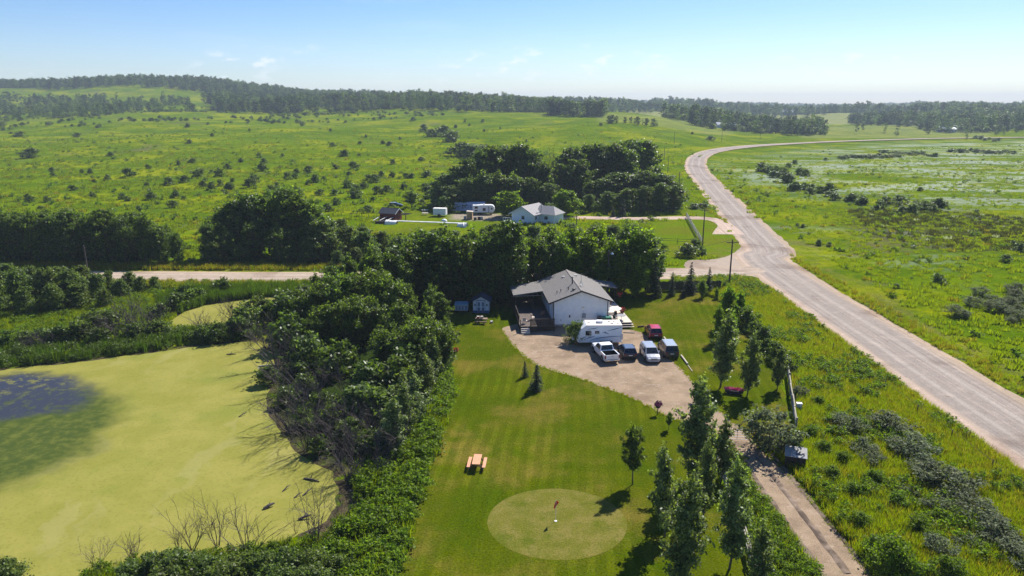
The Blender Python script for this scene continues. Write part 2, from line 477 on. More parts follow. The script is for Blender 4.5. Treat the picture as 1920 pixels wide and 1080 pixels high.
def gnd_pond():
    m, t, o = newmat('duckweed_pond')
    p = pos(t)
    wv = nd(t, 'ShaderNodeVectorMath', {0: nd(t, 'ShaderNodeTexNoise', {'Vector': p, 'Scale': .12, 'Detail': 5, 'Roughness': .6}).outputs[1], 1: (.5, .5, .5)}, operation='SUBTRACT').outputs[0]
    q = nd(t, 'ShaderNodeVectorMath', {0: p, 1: nd(t, 'ShaderNodeVectorMath', {0: wv, 1: (11, 11, 0)}, operation='MULTIPLY').outputs[0]}, operation='ADD').outputs[0]
    def blob(x, y, rx, ry, lo=1.0, hi=.8):
        d = nd(t, 'ShaderNodeVectorMath', {0: nd(t, 'ShaderNodeVectorMath', {0: q, 1: (-x, -y, 0)}, operation='ADD').outputs[0], 1: (1 / rx, 1 / ry, 0)}, operation='MULTIPLY').outputs[0]
        L = nd(t, 'ShaderNodeVectorMath', {0: d}, operation='LENGTH').outputs[1]
        return ramp(t, L, lo, hi)
    fine = noise(t, p, 3.2, 5, .75); mid = noise(t, p, .25, 4, .6)
    weed = mix(t, (.205, .199, .036), (.242, .226, .050), ramp(t, mid, .35, .65))
    weed = mix(t, weed, (.165, .188, .030), math_(t, 'MULTIPLY', ramp(t, noise(t, p, .09, 4, .6), .5, .68), .7))
    weed = mix(t, weed, mix(t, weed, (.76, .78, .70), 1, 'MULTIPLY'), ramp(t, fine, .50, .68))
    weed = mix(t, weed, mix(t, weed, (.88, .92, .84), 1, 'MULTIPLY'), ramp(t, noise(t, p, .7, 6, .75), .54, .68))
    streaks = noise(t, nd(t, 'ShaderNodeVectorMath', {0: q, 1: (.5, .12, 1)}, operation='MULTIPLY').outputs[0], .6, 3)
    weed = mix(t, weed, (.275, .25, .09), math_(t, 'MULTIPLY', ramp(t, streaks, .56, .7), .45))
    olive = mix(t, (.045, .066, .012), (.095, .112, .020), ramp(t, noise(t, p, .9, 5, .7), .40, .68))
    water = (.034, .035, .042)
    m_ol = blob(-51.5, 62.5, 13.0, 18, 1.0, .62)
    m_wa = blob(-58.0, 74.5, 12.5, 8.0, 1.02, .60)
    speck = ramp(t, noise(t, p, .8, 6, .75), .50, .60)
    m_wa = math_(t, 'MULTIPLY', m_wa, math_(t, 'SUBTRACT', 1.0, math_(t, 'MULTIPLY', speck, .6)))
    c = mix(t, mix(t, weed, olive, m_ol), water, m_wa)
    rough = nd(t, 'ShaderNodeMapRange', {0: m_wa, 3: .75, 4: .06}).outputs[0]
    b = principled(t, o, c, .7, .3, 0, fine, .12, .01)
    t.links.new(rough, b.inputs['Roughness'])
    t.links.new(nd(t, 'ShaderNodeMapRange', {0: m_wa, 3: .05, 4: .08}).outputs[0], b.inputs['Specular IOR Level'])
    return m

# ------------------------------------------------------------------ terrain sheet
ys = np.concatenate([np.arange(-60, 30, 6), np.arange(30, 160, 1.3), 160 * 1.0135 ** np.arange(0, 280)])
ys = ys[ys < 6600]
ncol = 241
sgrid = np.linspace(-1, 1, ncol)
YY, SS = np.meshgrid(ys, sgrid, indexing='ij')
XX = SS * (np.maximum(YY, 0) * 1.02 + 75)
ZZ = hgt(XX, YY)
V = np.stack([XX, YY, ZZ], -1).reshape(-1, 3)
ii = np.arange(len(ys) - 1)[:, None] * ncol + np.arange(ncol - 1)[None]
F = np.stack([ii, ii + 1, ii + ncol + 1, ii + ncol], -1).reshape(-1, 4)
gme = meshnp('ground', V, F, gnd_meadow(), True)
gx, gy_ = V[:, 0], V[:, 1]
def soft(poly, w=4):
    d = edge_dist(poly, gx, gy_); k = inside(poly, gx, gy_)
    return np.where(k, 1.0, np.clip(1 - d / w, 0, 1))
def put(name, val):
    a = gme.attributes.new(name, 'FLOAT', 'POINT'); a.data.foreach_set('value', np.asarray(val, np.float32))
gu = gx / np.maximum(gy_, 1)
put('mown', np.maximum(soft(NLAWN, 3), soft(NLAWN2, 3)) + .7 * soft(MEADOW_YARD, 5))
put('sedge', np.maximum(soft(pix([(1590, 395), (1700, 390), (1920, 410), (1990, 470), (1760, 470), (1640, 440)]), 10), .8 * soft(pix([(1500, 520), (1640, 560), (1700, 620), (1640, 620), (1540, 560)]), 6)))
put('cotton', np.maximum(soft(pix([(1470, 330), (1620, 285), (1760, 272), (2100, 265), (2200, 360), (1800, 372), (1600, 350)]), 60), .45 * soft(pix([(1440, 430), (1700, 440), (1760, 520), (1560, 480)]), 10)))
fld = ((gu > .115) & (gu < .30) & (gy_ > 690) & (gy_ < 1000)) * .45 + ((gu > .33) & (gu < .53) & (gy_ > 1150) & (gy_ < 2200)) * 1.0 + ((gu > .40) & (gu < .66) & (gy_ > 700) & (gy_ < 1100)) * .5 + ((gu > .16) & (gu < .24) & (gy_ > 1300) & (gy_ < 2000)) * .9
put('field', fld)
put('bare', np.maximum(soft(pix([(640, 880), (670, 930), (640, 1000), (560, 1010), (600, 900)]), 2), .55 * soft(pix([(1680, 440), (1740, 455), (1700, 470), (1600, 480), (1620, 462)]), 4)))
md = np.minimum(edge_dist(POND, gx, gy_), edge_dist(POND2, gx, gy_))
put('mud', np.clip(1.3 - md / 1.6, 0, 1))
put('dirt', np.maximum(soft(pix([(850, 402), (930, 401), (955, 408), (930, 413), (850, 411)]), 2), 0))
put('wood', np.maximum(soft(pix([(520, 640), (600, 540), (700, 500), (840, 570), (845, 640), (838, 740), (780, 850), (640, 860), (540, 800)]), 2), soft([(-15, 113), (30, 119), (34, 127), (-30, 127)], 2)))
vg = np.zeros(len(gx))
dm = edge_dist(dense(MAIN_C[:60], 4), gx, gy_)
vg = np.clip(1 - np.abs(dm - 8.0) / 4.0, 0, 1) * (gy_ < 600)
put('verge', np.maximum(vg, np.clip(1 - np.abs(gy_ - 138.5) / 3, 0, 1) * (gx < 0) * .9))
ground = tag(link('ground', gme), kind='structure')

lawn = sheet('lawn', rough_poly(LAWN, .6, .35), .005, gnd_lawn())
yard = sheet('gravel_yard', rough_poly(YARD, .4, .30), .010, gnd_gravel())
green = sheet('putting_green', [(GREEN_C[0] + GREEN_R[0] * math.cos(a), GREEN_C[1] + GREEN_R[1] * math.sin(a)) for a in np.linspace(0, 2 * math.pi, 90)[:-1]], .010, gnd_green())
pm = gnd_pond()
sheet('pond_water', rough_poly(POND, .6, .45), .006, pm)
sheet('small_pond_water', rough_poly(POND2, .6, .4), .006, pm)
RTAN = (.345, .265, .190); RGREY = (.262, .222, .192)
strip('county_road', dense(MAIN_C, 5), lambda d: 5.6, .014, gnd_road('county_road_gravel', RGREY, RTAN, 5.6, [(-1.9, .7, (.345, .298, .255)), (1.6, .8, (.35, .303, .26)), (-4.6, .9, (.43, .33, .26))]), zslope=.0012)
SIDE_C = dense([(-220, 138), (-150, 135.5), (-110, 133.5), (-50, 132), (0, 132.5), (36, 135.5), (44, 137), (50, 138)], 4)
rm2 = gnd_road('side_road_gravel', (.335, .270, .212), (.37, .285, .205), 4.2, [(-1.5, .6, (.42, .345, .275)), (1.4, .6, (.43, .35, .28))])
strip('side_road', SIDE_C, 4.2, .010, rm2)
mouth = pix([(1290, 489), (1340, 486), (1372, 477), (1390, 462), (1396, 450), (1412, 470), (1470, 500), (1500, 560), (1470, 545), (1440, 528), (1410, 518), (1360, 512), (1290, 505)])
sheet('road_mouth', rough_poly(smooth_poly(mouth, 4), .6, .25), .0115, rm2)
NDR = pix([(1383, 440), (1350, 414), (1300, 408.5), (1250, 409), (1180, 410), (1090, 408), (1030, 409)])
strip('neighbour_driveway', dense(smooth_poly(NDR, 6, False), 2), lambda d: 2.6 + 3.5 * max(0, 1 - d / 14), .008, gnd_road('driveway_gravel', (.42, .32, .26), (.40, .31, .24), 2.6, []))
nm = pix([(1330, 403), (1352, 402), (1350, 398), (1392, 446), (1378, 434), (1360, 424), (1338, 417)])

# two wheel ruts worn into the lower driveway
def rut(x0, y0, x1, y1, w):
    pts = dense([gp(x0, y0), gp(x1, y1)], 1.0)
    return strip('driveway_rut', pts, w, .013, mat('rut_soil', (.085, .062, .046), (.24, .18, .135), .8, .95, .1), .18)
rut(1418, 852, 1590, 1076, .26); rut(1446, 850, 1634, 1076, .20); rut(1398, 872, 1540, 1072, .20)
# ------------------------------------------------------------------ building materials
white_siding = mat('white_siding', (.80, .80, .80), (.72, .73, .74), 1.5, .55, .3)
far_white = mat('white_paint', (.78, .78, .77), (.68, .68, .66), 2, .55, .3)
shingle = mat('grey_shingles', (.195, .182, .172), (.138, .130, .124), 5, .9, .2, bump=.4)
trim_dark = mat('dark_trim', (.022, .022, .026), None, 5, .5)
wood_deck = mat('shade_dark_deck_boards', (.13, .10, .085), (.09, .072, .062), 3, .8, .2)  # board colour darkened to carry the shade over the side deck
wood_pale = mat('pale_deck_boards', (.60, .52, .44), (.50, .43, .36), 2.5, .8, .2)
wood_dark = mat('dark_timber', (.055, .042, .034), (.035, .028, .024), 5, .8, .2)
glass_dark = mat('window_glass', (.012, .015, .02), (.02, .024, .03), 2, .06, .6)
metal_grey = mat('galvanised_metal', (.42, .43, .44), (.34, .35, .36), 6, .4, .5, .6)
chrome = mat('bright_metal', (.62, .63, .65), None, 6, .22, .5, .9)
black_plastic = mat('black_plastic', (.012, .012, .013), None, 6, .5)
rubber = mat('tyre_rubber', (.014, .014, .014), (.03, .027, .024), 9, .85, .2)
red_flower = mat('red_petals', (.42, .02, .015), (.60, .06, .03), 20, .6)
leaf_pot = mat('pot_leaves', (.05, .10, .02), (.03, .07, .015), 20, .6)
terracotta = mat('dark_red_pot', (.16, .03, .022), (.11, .022, .018), 8, .6)

def lap_gable(mb, w0, w1, zb, ze, zp, y, step=.2, sgn=-1):
    """a gable wall of overlapping boards facing -y; its ridge lies half way"""
    z = zb
    def half(zz):
        return 1.0 if zz <= ze else max(0.0, (zp - zz) / (zp - ze))
    xc, hw = (w0 + w1) / 2, (w1 - w0) / 2
    while z < zp - .02:
        z2 = min(z + step, zp); a, b = half(z), half(z2)
        mb.quad((xc - hw * a, y - .04, z), (xc + hw * a, y - .04, z), (xc + hw * b, y, z2), (xc - hw * b, y, z2))
        mb.quad((xc - hw * a, y, z), (xc + hw * a, y, z), (xc + hw * a, y - .04, z), (xc - hw * a, y - .04, z))
        z = z2

def lap_side(mb, x, y0, y1, zb, ze, out, step=.2):
    z = zb
    while z < ze - .01:
        z2 = min(z + step, ze)
        mb.quad((x + out * .022, y0, z), (x + out * .022, y1, z), (x, y1, z2), (x, y0, z2))
        mb.quad((x, y0, z), (x, y1, z), (x + out * .022, y1, z), (x + out * .022, y0, z))
        z = z2

def window(parent, x, y, z, w, h, axis='y', m=far_white):
    """a framed window on a wall; axis y: faces -y, axis x: faces +x, n: faces -x"""
    rot = {'y': 0, 'x': R(90), 'n': R(-90)}[axis]
    f = MB(); f.box(-w / 2, w / 2, -.04, .02, -h / 2, -h / 2 + .06); f.box(-w / 2, w / 2, -.04, .02, h / 2 - .06, h / 2)
    f.box(-w / 2, -w / 2 + .06, -.04, .02, -h / 2 + .06, h / 2 - .06); f.box(w / 2 - .06, w / 2, -.04, .02, -h / 2 + .06, h / 2 - .06); f.box(-.02, .02, -.035, .02, -h / 2 + .06, h / 2 - .06)
    fo = f.obj('window', m, parent, loc=(x, y, z), rot=(0, 0, rot))
    MB().box(-w / 2 + .05, w / 2 - .05, -.012, .012, -h / 2 + .05, h / 2 - .05).obj('pane', glass_dark, fo)
    return fo

def roof_slab(poly4, th, mname, parent, name='roof'):
    """a sloping slab: four upper corners"""
    mb = MB(); n = len(poly4)
    up = [Vector(p) for p in poly4]; dn = [p - Vector((0, 0, th)) for p in up]
    mb.add(up + dn, [tuple(range(n)), tuple(range(n, 2 * n))[::-1]] + [(i, (i + 1) % n, n + (i + 1) % n, n + i) for i in range(n)])
    return mb.obj(name, mname, parent)

# ------------------------------------------------------------------ the white bungalow
house = thing('bungalow', 'white sided bungalow with grey shingle gable roof beside the parked camper', 'house', (10.18, 101.3, 0), R(5.2))
HW, HL, ZE, ZP = 4.12, 12.6, 3.98, 5.42
w = MB()
lap_gable(w, -HW, HW, .30, ZE, ZP - .02, 0, .26)
lap_side(w, -HW, 0, HL, .30, ZE, -1); lap_side(w, HW, 0, HL, .30, ZE, 1)
w.prism([(-HW, .3), (HW, .3), (HW, ZE), (0, ZP - .02), (-HW, ZE)], HL - .1, HL, 'XZ')
w.quad((-HW + .01, .03, .3), (HW - .01, .03, .3), (HW - .01, .03, ZE), (0, .03, ZP - .03), (-HW + .01, .03, ZE))
wo_ = w.obj('siding', white_siding, house)
MB().box(-HW + .05, HW - .05, .05, HL - .05, 0, .32).obj('foundation', mat('grey_concrete', (.36, .35, .34), (.27, .27, .26), 2, .9), house)
b = MB(); b.box(HW + .03, HW + .72, 2.0, 10.6, .9, 3.62); b.obj('side_entry', white_siding, house)
OV = .74
sl = (ZP + .1 - (ZE - .02)) / HW
def rz_(x): return ZP + .12 - abs(x) * sl * .97
ro = MB()
for s in (-1, 1):
    xe = s * (HW + OV)
    c = [(0, -.55, rz_(0)), (xe, -.55, rz_(xe)), (xe, HL + .5, rz_(xe)), (0, HL + .5, rz_(0))]
    ro.quad(*(c if s > 0 else c[::-1]))
roofo = ro.obj('roof', shingle, house)
roofo.modifiers.new('thick', 'SOLIDIFY').thickness = -.14
# shingle courses lie proud on the roof as thin steps
for s, nm_ in ((-1, 'shingle_courses'), (1, 'shingle_courses')):
    cm_ = MB(); n = 19
    for i in range(n):
        xa = (HW + OV) * (i + 1) / n; xb = (HW + OV) * i / n
        za, zb2 = rz_(xa) + .021, rz_(xb) + .006
        q = [(s * xb, -.56, zb2), (s * xa, -.56, za), (s * xa, HL + .51, za), (s * xb, HL + .51, zb2)]
        cm_.quad(*(q if s > 0 else q[::-1])); lo = [(s * xa, -.56, za), (s * xa, -.56, za - .02), (s * xa, HL + .51, za - .02), (s * xa, HL + .51, za)]
        cm_.quad(*(lo if s < 0 else lo[::-1]))
    tag(cm_.obj('shingle_course', shingle, roofo), kind='stuff')
MB().bar((0, -.57, rz_(0) + .02), (0, HL + .52, rz_(0) + .02), .24, .05).obj('ridge_cap', mat('ridge_shingle', (.25, .225, .21), (.20, .18, .17), 5, .9), roofo)
for s in (-1, 1):
    f = MB(); xe = s * (HW + OV)
    f.quad((0, -.585, rz_(0) - .01), (xe, -.585, rz_(xe) - .01), (xe, -.585, rz_(xe) - .21), (0, -.585, rz_(0) - .21))
    fo = f.obj('barge_board', trim_dark, house); fo.modifiers.new('t', 'SOLIDIFY').thickness = .04
    MB().box(xe - .05, xe + .05, -.52, HL + .45, rz_(xe) - .2, rz_(xe) - .08).obj('gutter', trim_dark, house)
    MB().tube([(s * (HW - .06), -.08, .35), (s * (HW - .06), -.08, rz_(HW) - .25)], .06, 6).obj('downspout', trim_dark, house)
for (x, y) in ((-1.1, 9.6), (1.0, 10.2)):
    MB().box(x - .22, x + .22, y - .16, y + .16, rz_(x) + .0, rz_(x) + .17).obj('roof_vent', mat('pale_vent', (.55, .54, .52)), house)
for (x, y, h, r) in ((-.55, 4.4, 1.0, .10), (-1.5, 2.2, .35, .06), (-2.6, 2.6, .3, .05), (-3.2, 2.5, .3, .05), (-.9, 1.2, .16, .2)):
    MB().lathe([(r, rz_(x) - .05), (r, rz_(x) + h), (r * 1.5, rz_(x) + h), (r * 1.5, rz_(x) + h + .1), (.02, rz_(x) + h + .16)], 10, (x, y, 0)).obj('vent_pipe', mat('dark_flue', (.10, .095, .09), None, 5, .5), house)
mt = thing('antenna_tripod', 'thin grey antenna mast on a tripod standing on the bungalow roof', 'antenna', (10.18, 101.3, 0), R(5.2))
a = MB(); a.tube([(.42, 2.4, rz_(.4)), (.42, 2.4, rz_(.4) + 2.0)], .025, 5)
a.obj('mast', metal_grey, mt)
for k in range(3):
    x1, y1 = .42 + .4 * math.cos(k * 2.1), 2.4 + .4 * math.sin(k * 2.1)
    MB().tube([(x1, y1, rz_(x1) + .02), (.42, 2.4, rz_(.4) + 1.0)], .018, 4).obj('leg', metal_grey, mt)
MB().lathe([(.01, 0), (.16, .04), (.22, .09), (.20, .09), (.14, .05)], 12, (.5, 2.3, rz_(.4) + .25)).obj('dish', metal_grey, mt)
# things fixed on the gable
MB().box(-.18, .18, -.12, -.02, 2.95, 3.2).obj('wall_vent', metal_grey, house, loc=(.35, 0, -.25))
MB().box(.2, .75, -.20, -.024, 1.25, 1.95).obj('meter_box', mat('grey_box', (.30, .33, .38)), house)
MB().tube([(.45, -.1, 1.95), (.45, -.1, 2.4)], .03).obj('conduit', metal_grey, house)
MB().tube([(.25, -.06, .35), (.25, -.06, 1.3)], .03).obj('conduit', metal_grey, house)
MB().box(-1.75, -1.55, -.14, -.024, 1.35, 1.7).obj('tap_box', mat('dark_fixture', (.05, .055, .07)), house)
MB().box(-3.0, -2.9, -.1, -.024, .9, 1.05).obj('outlet', mat('dark_fixture', (.05, .055, .07)), house)
for y in (6.6, 9.4): window(house, -HW - .03, y, 2.5, 1.3, 1.1, 'n')
dd = MB().box(-HW - .08, -HW - .02, 3.6, 4.6, .95, 3.0).obj('door', mat('pale_door', (.5, .5, .52)), house)
MB().lathe([(.03, 0), (.05, .03), (.03, .06)], 8, (-HW - .12, 3.75, 1.9)).obj('handle', chrome, dd)
for y in (4.0, 7.5): window(house, HW + .75, y, 2.4, 1.2, 1.0, 'x')
# porch roof on the pond side, with posts, and its deck
pr = thing('covered_porch', 'shingled porch roof on timber posts over the shaded deck beside the bungalow', 'porch', (10.18, 101.3, 0), R(5.2))
XL = -HW - OV - 4.6
roof_slab([(XL, 6.3, 3.25), (-HW - OV + .35, 6.3, rz_(HW + OV) + .10), (-HW - OV + .35, 12.6, rz_(HW + OV) + .10), (XL, 12.6, 3.25)], .16, shingle, pr)
MB().box(XL - .03, -HW - OV, 6.24, 6.29, 3.02, 3.2).obj('fascia', mat('fascia_timber', (.20, .16, .13)), pr)
for x, y in ((XL + .4, 6.5), (-HW - 2.2, 6.5), (XL + .4, 12.3), (-HW - 2.2, 12.3)):
    MB().box(x - .09, x + .09, y - .09, y + .09, .9, 3.12).obj('post', wood_dark, pr)
dk = thing('side_deck', 'shade-darkened timber deck with railing on the pond side of the bungalow', 'deck', (10.18, 101.3, 0), R(5.2))
DX0, DX1, DY0, DY1, DZ = XL + .2, -HW - .1, -2.4, 12.4, .88
d = MB()
x = DX0
while x < DX1 - .05:
    d.box(x, min(x + .135, DX1), DY0, DY1, DZ - .04, DZ); x += .145
tag(d.obj('decking', wood_deck, dk), kind='stuff')
s_ = MB(); s_.box(DX0, DX1, DY0 + .03, DY0 + .08, .1, DZ - .045); s_.box(DX0 + .02, DX0 + .07, DY0 + .1, DY1, .1, DZ - .045); s_.obj('skirt', wood_dark, dk)
for x, y in [(DX0 + .06, DY0 + .06 + k * 2.05) for k in range(8)] + [(DX0 + 1.5 + k * 1.4, DY0 + .06) for k in range(3)]:
    MB().box(x - .05, x + .05, y - .05, y + .05, DZ, DZ + 1.0).obj('post', wood_dark, dk)
MB().box(DX0 + 1.4, DX1, DY0 + .01, DY0 + .11, DZ + 1.0, DZ + 1.06).obj('rail', wood_dark, dk)
MB().box(DX0 + .01, DX0 + .11, DY0 + 2.0, DY1, DZ + 1.0, DZ + 1.06).obj('rail', wood_dark, dk)
bal = MB()
xx = DX0 + 1.45
while xx < DX1 - .05: bal.box(xx, xx + .09, DY0 + .03, DY0 + .07, DZ + .05, DZ + .99); xx += .125
yy = DY0 + 2.05
while yy < DY1 - .1: bal.box(DX0 + .03, DX0 + .07, yy, yy + .09, DZ + .05, DZ + .99); yy += .125
tag(bal.obj('railing_boards', wood_dark, dk), kind='stuff')
for k in range(3):
    MB().box(DX0 + .1, DX0 + 1.35, DY0 - .3 * (k + 1), DY0 - .3 * k, .0 if k == 2 else .02, DZ - .22 * (k + 1)).obj('step', wood_pale, dk)
def chair(name, lab, m, x, y, z, rz):
    c = thing(name, lab, 'chair', (x, y, z), rz)
    MB().box(-.25, .25, -.25, .25, .40, .45).obj('seat', m, c); MB().box(-.25, .25, .22, .27, .45, .95).obj('backrest', m, c)
    for sx_ in (-.22, .22):
        for sy_ in (-.22, .22): MB().box(sx_ - .02, sx_ + .02, sy_ - .02, sy_ + .02, 0, .40).obj('leg', m, c)
    return c
chair('deck_chair', 'pale lawn chair at the open corner of the shaded deck', mat('pale_chair', (.62, .52, .44)), 1.9, 99.6, DZ, R(160))
chair('deck_chair', 'brown chair under the porch roof beside the house wall', mat('brown_chair', (.28, .17, .11)), 4.6, 103.2, DZ, R(200))
chair('deck_chair', 'pale chair by the deck rail next to the porch post', mat('pale_chair', (.62, .52, .44)), 3.1, 101.4, DZ, R(100))
# sunny deck and small roof on the road side
dr = thing('sunny_deck', 'pale timber deck with two low steps on the lawn side of the bungalow', 'deck', (10.18, 101.3, 0), R(5.2))
d = MB(); y = -1.5
while y < 11.5:
    d.box(HW - .0 if y < -.15 else HW + .75, HW + 3.35, y, y + .135, .76, .80); y += .145
tag(d.obj('decking', wood_pale, dr), kind='stuff')
MB().box(HW + .05, HW + 3.3, -1.46, -1.41, .2, .755).obj('skirt', wood_dark, dr)
MB().box(HW + 3.27, HW + 3.32, -1.4, 11.4, .2, .755).obj('skirt', wood_dark, dr)
for k in range(2): MB().box(HW + .4, HW + 3.5, -1.5 - .32 * (k + 1), -1.5 - .32 * k, .50 - .25 * k, .55 - .25 * k).obj('step', wood_pale, dr)
po = thing('entry_canopy', 'small grey shingled roof on posts over the lawn side door of the bungalow', 'canopy', (10.18, 101.3, 0), R(5.2))
roof_slab([(HW + OV - .3, 9.6, 3.7), (HW + 3.7, 9.6, 3.2), (HW + 3.7, 13.6, 3.2), (HW + OV - .3, 13.6, 3.7)], .14, shingle, po)
for x, y in ((HW + 3.4, 9.9), (HW + 3.4, 13.3), (HW + 1.9, 9.9)): MB().box(x - .06, x + .06, y - .06, y + .06, .80, 3.25).obj('post', trim_dark, po)

def bush_mass(mb, n, r, h, c=(0, 0, 0), s=.07, seed=0):
    q = random.Random(seed)
    for _ in range(n):
        a, e = q.uniform(0, 6.28), q.uniform(-.4, 1)
        p = Vector((math.cos(a) * r * q.uniform(.3, 1), math.sin(a) * r * q.uniform(.3, 1), h * (.5 + .5 * e) * q.uniform(.5, 1))) + Vector(c)
        u = Vector((q.gauss(0, 1), q.gauss(0, 1), q.gauss(0, 1))).normalized() * s; v_ = u.orthogonal().normalized() * s
        mb.quad(p + u, p + v_, p - u, p - v_)
    return mb

def flower_pot(name, lab, x, y, z, r=.3, h=.35, hang=0, grp=None, flower=red_flower):
    o = thing(name, lab, 'flower pot', (x, y, z), 0, grp)
    MB().lathe([(r * .7, 0), (r, h), (r * 1.06, h), (r * 1.06, h + .05), (r * .85, h + .05), (r * .8, h - .05)], 12).obj('pot', terracotta, o)
    bush_mass(MB(), 90, r * 1.25, .45, (0, 0, h - .05), .07, int(x * 10)).obj('leaves', leaf_pot, o)
    bush_mass(MB(), 120, r * 1.35, .5, (0, 0, h), .075, int(y * 10)).obj('blossoms', flower, o)
    if hang: MB().tube([(0, 0, h), (0, 0, h + hang)], .012, 4).obj('hanger', trim_dark, o)
    return o
flower_pot('hanging_basket', 'red flowers in a basket hung from the lawn-side canopy post', 17.5, 111.4, 1.7, hang=1.0)
flower_pot('flower_pot', 'red flowers in a dark pot on the pale deck beside the round tables', 17.0, 105.4, .8, r=.36)
flower_pot('flower_pot', 'red flowers in a pot against the wall under the entry canopy', 15.5, 109.5, .8)

def round_table(lab, x, y, z, r, top, h=.72):
    o = thing('round_table', lab, 'table', (x, y, z))
    MB().lathe([(r, h), (r, h + .04), (.02, h + .05)], 24).obj('tabletop', top, o)
    MB().lathe([(.3, 0), (.3, .04), (.03, .06), (.03, h)], 12).obj('pedestal', metal_grey, o)
    return o
tb = mat('cream_tabletop', (.74, .68, .60), (.68, .62, .55), 2, .5)
round_table('large round cream table on the pale deck beside the red flower pot', 15.9, 105.2, .8, .95, tb)
round_table('small round pale table close to the bungalow wall on the pale deck', 14.9, 103.6, .8, .55, tb)
gt = mat('grey_glass_top', (.35, .36, .37), (.42, .43, .44), 2, .1, .6)
round_table('round grey glass table at the front corner of the pale deck', 16.3, 101.6, .8, .65, gt)
for k, (x, y, a) in enumerate(((15.5, 101.9, 80), (15.7, 102.8, 20), (15.3, 101.0, 120))):
    c = chair('patio_chair', ['dark patio chair nearest the wall beside the glass table', 'dark patio chair on the far side of the glass table', 'dark patio chair at the deck edge beside the glass table'][k], trim_dark, x, y, .8, R(a))
gb = thing('deck_box', 'green lidded storage box on the pale deck against the white gable', 'storage box', (13.9, 100.7, .8), R(4))
MB().box(-.75, .75, -.35, .35, 0, .65).obj('body', mat('green_plastic', (.015, .11, .075), (.012, .085, .06), 4, .45), gb, bevel=.03)
MB().box(-.8, .8, -.4, .4, .655, .75).obj('lid', mat('green_lid', (.02, .17, .11), (.016, .14, .09), 4, .4), gb, bevel=.03)
bc = thing('barbecue', 'dark barbecue cabinet standing left of the green storage box', 'barbecue', (12.85, 100.35, .8), R(4))
MB().box(-.25, .25, -.3, .3, 0, .75).obj('cabinet', black_plastic, bc); MB().lathe([(.28, -.3), (.30, 0), (.28, .3)], 12, (0, 0, .78), 'X').obj('hood', mat('grey_hood', (.08, .08, .085), None, 5, .3), bc)

# ------------------------------------------------------------------ garden shed and the things round it
sh = thing('garden_shed', 'small white garden shed with blue trim and double doors under dark trees', 'shed', (-4.85, 109.2, 0), R(-2))
wq = MB(); wq.prism([(-1.25, 0), (1.25, 0), (1.25, 1.9), (0, 2.6), (-1.25, 1.9)], -1.3, 1.3, 'XZ'); wq.obj('wall', mat('shed_white', (.70, .72, .74), (.6, .62, .66), 2), sh)
shb = mat('shed_blue', (.06, .11, .24), (.05, .09, .19), 4, .6)
for s in (-1, 1):
    c = [(0, -1.55, 2.78), (s * 1.6, -1.55, 1.88), (s * 1.6, 1.5, 1.88), (0, 1.5, 2.78)]
    o_ = MB().quad(*(c if s > 0 else c[::-1])).obj('roof', mat('shed_roof', (.05, .06, .09), None, 6, .8), sh); o_.modifiers.new('t', 'SOLIDIFY').thickness = -.07
    dd = MB().box(min(s * .02, s * .62), max(s * .02, s * .62), -1.345, -1.305, .08, 1.95).obj('door', mat('shed_white', (.7, .72, .74)), sh)
    for z0, z1 in ((.2, .95), (1.1, 1.8)): MB().box(min(s * .14, s * .5), max(s * .14, s * .5), -1.365, -1.35, z0, z1).obj('panel', mat('shed_pane', (.16, .19, .26)), dd)
    MB().box(s * .64 - .03, s * .64 + .03, -1.36, -1.305, .05, 2.05).obj('trim', shb, sh)
    window(sh, s * .93, -1.33, 1.35, .36, .5)
MB().box(-1.27, 1.27, -1.35, -1.305, .0, .42).obj('skirting', shb, sh)
MB().box(-.7, .7, -1.37, -1.305, 2.02, 2.1).obj('trim', shb, sh)
tr = thing('utility_trailer', 'small white and blue topped trailer box parked left of the garden shed', 'trailer', (-8.0, 108.6, 0), 0)
MB().box(-1.05, 1.05, -.9, .9, .45, 1.35).obj('body', mat('trailer_side', (.45, .47, .52), (.36, .38, .43), 2), tr, bevel=.03)
MB().prism([(-1.1, 1.36), (1.1, 1.36), (1.0, 1.5), (-1.0, 1.5)], -.95, .95, 'XZ').obj('lid', mat('trailer_lid', (.30, .42, .50), (.24, .34, .42), 2, .4), tr)
for k in range(4): MB().box(-.9 + k * .5, -.62 + k * .5, -.93, -.905, .6, 1.2).obj('panel', mat('trailer_panel', (.18, .24, .32)), tr)
for s in (-1, 1): MB().lathe([(.05, -.08), (.28, -.09), (.3, 0), (.28, .09), (.05, .08)], 14, (s * 1.12, 0, .3), 'X').obj('wheel', rubber, tr)

def picnic_table(lab, x, y, rz, m, L=1.8, frame=None):
    """table with two fixed benches; boards one by one"""
    o = thing('picnic_table', lab, 'picnic table', (x, y, 0), rz)
    for k in range(5): MB().box(-.36 + k * .146, -.36 + k * .146 + .138, -L / 2, L / 2, .72, .76).obj('plank', m, o)
    for s in (-1, 1):
        for k in range(2):
            x0 = s * .70 - .14 + k * .146; MB().box(x0, x0 + .138, -L / 2, L / 2, .42, .46).obj('bench_plank', m, o)
    for y0 in (-L / 2 + .3, L / 2 - .3):
        for s in (-1, 1): MB().bar((s * .22, y0, .715), (s * .62, y0, .0), .04, .09).obj('leg', frame or m, o)
        MB().box(-.82, .82, y0 + .05, y0 + .09, .335, .415).obj('crossbeam', frame or m, o)
    return o
px_, py_ = gp(894, 880)
picnic_table('orange wooden picnic table alone on the open mown lawn', px_, py_ + .5, R(-4), mat('orange_wood', (.62, .30, .17), (.55, .26, .14), 3, .6), 1.9, mat('brown_wood', (.20, .11, .07)))
picnic_table('dark wooden picnic table at the shade edge in front of the garden shed', -4.6, 102.6, R(82), mat('dark_table_wood', (.26, .18, .13), (.16, .11, .08), 5, .7))
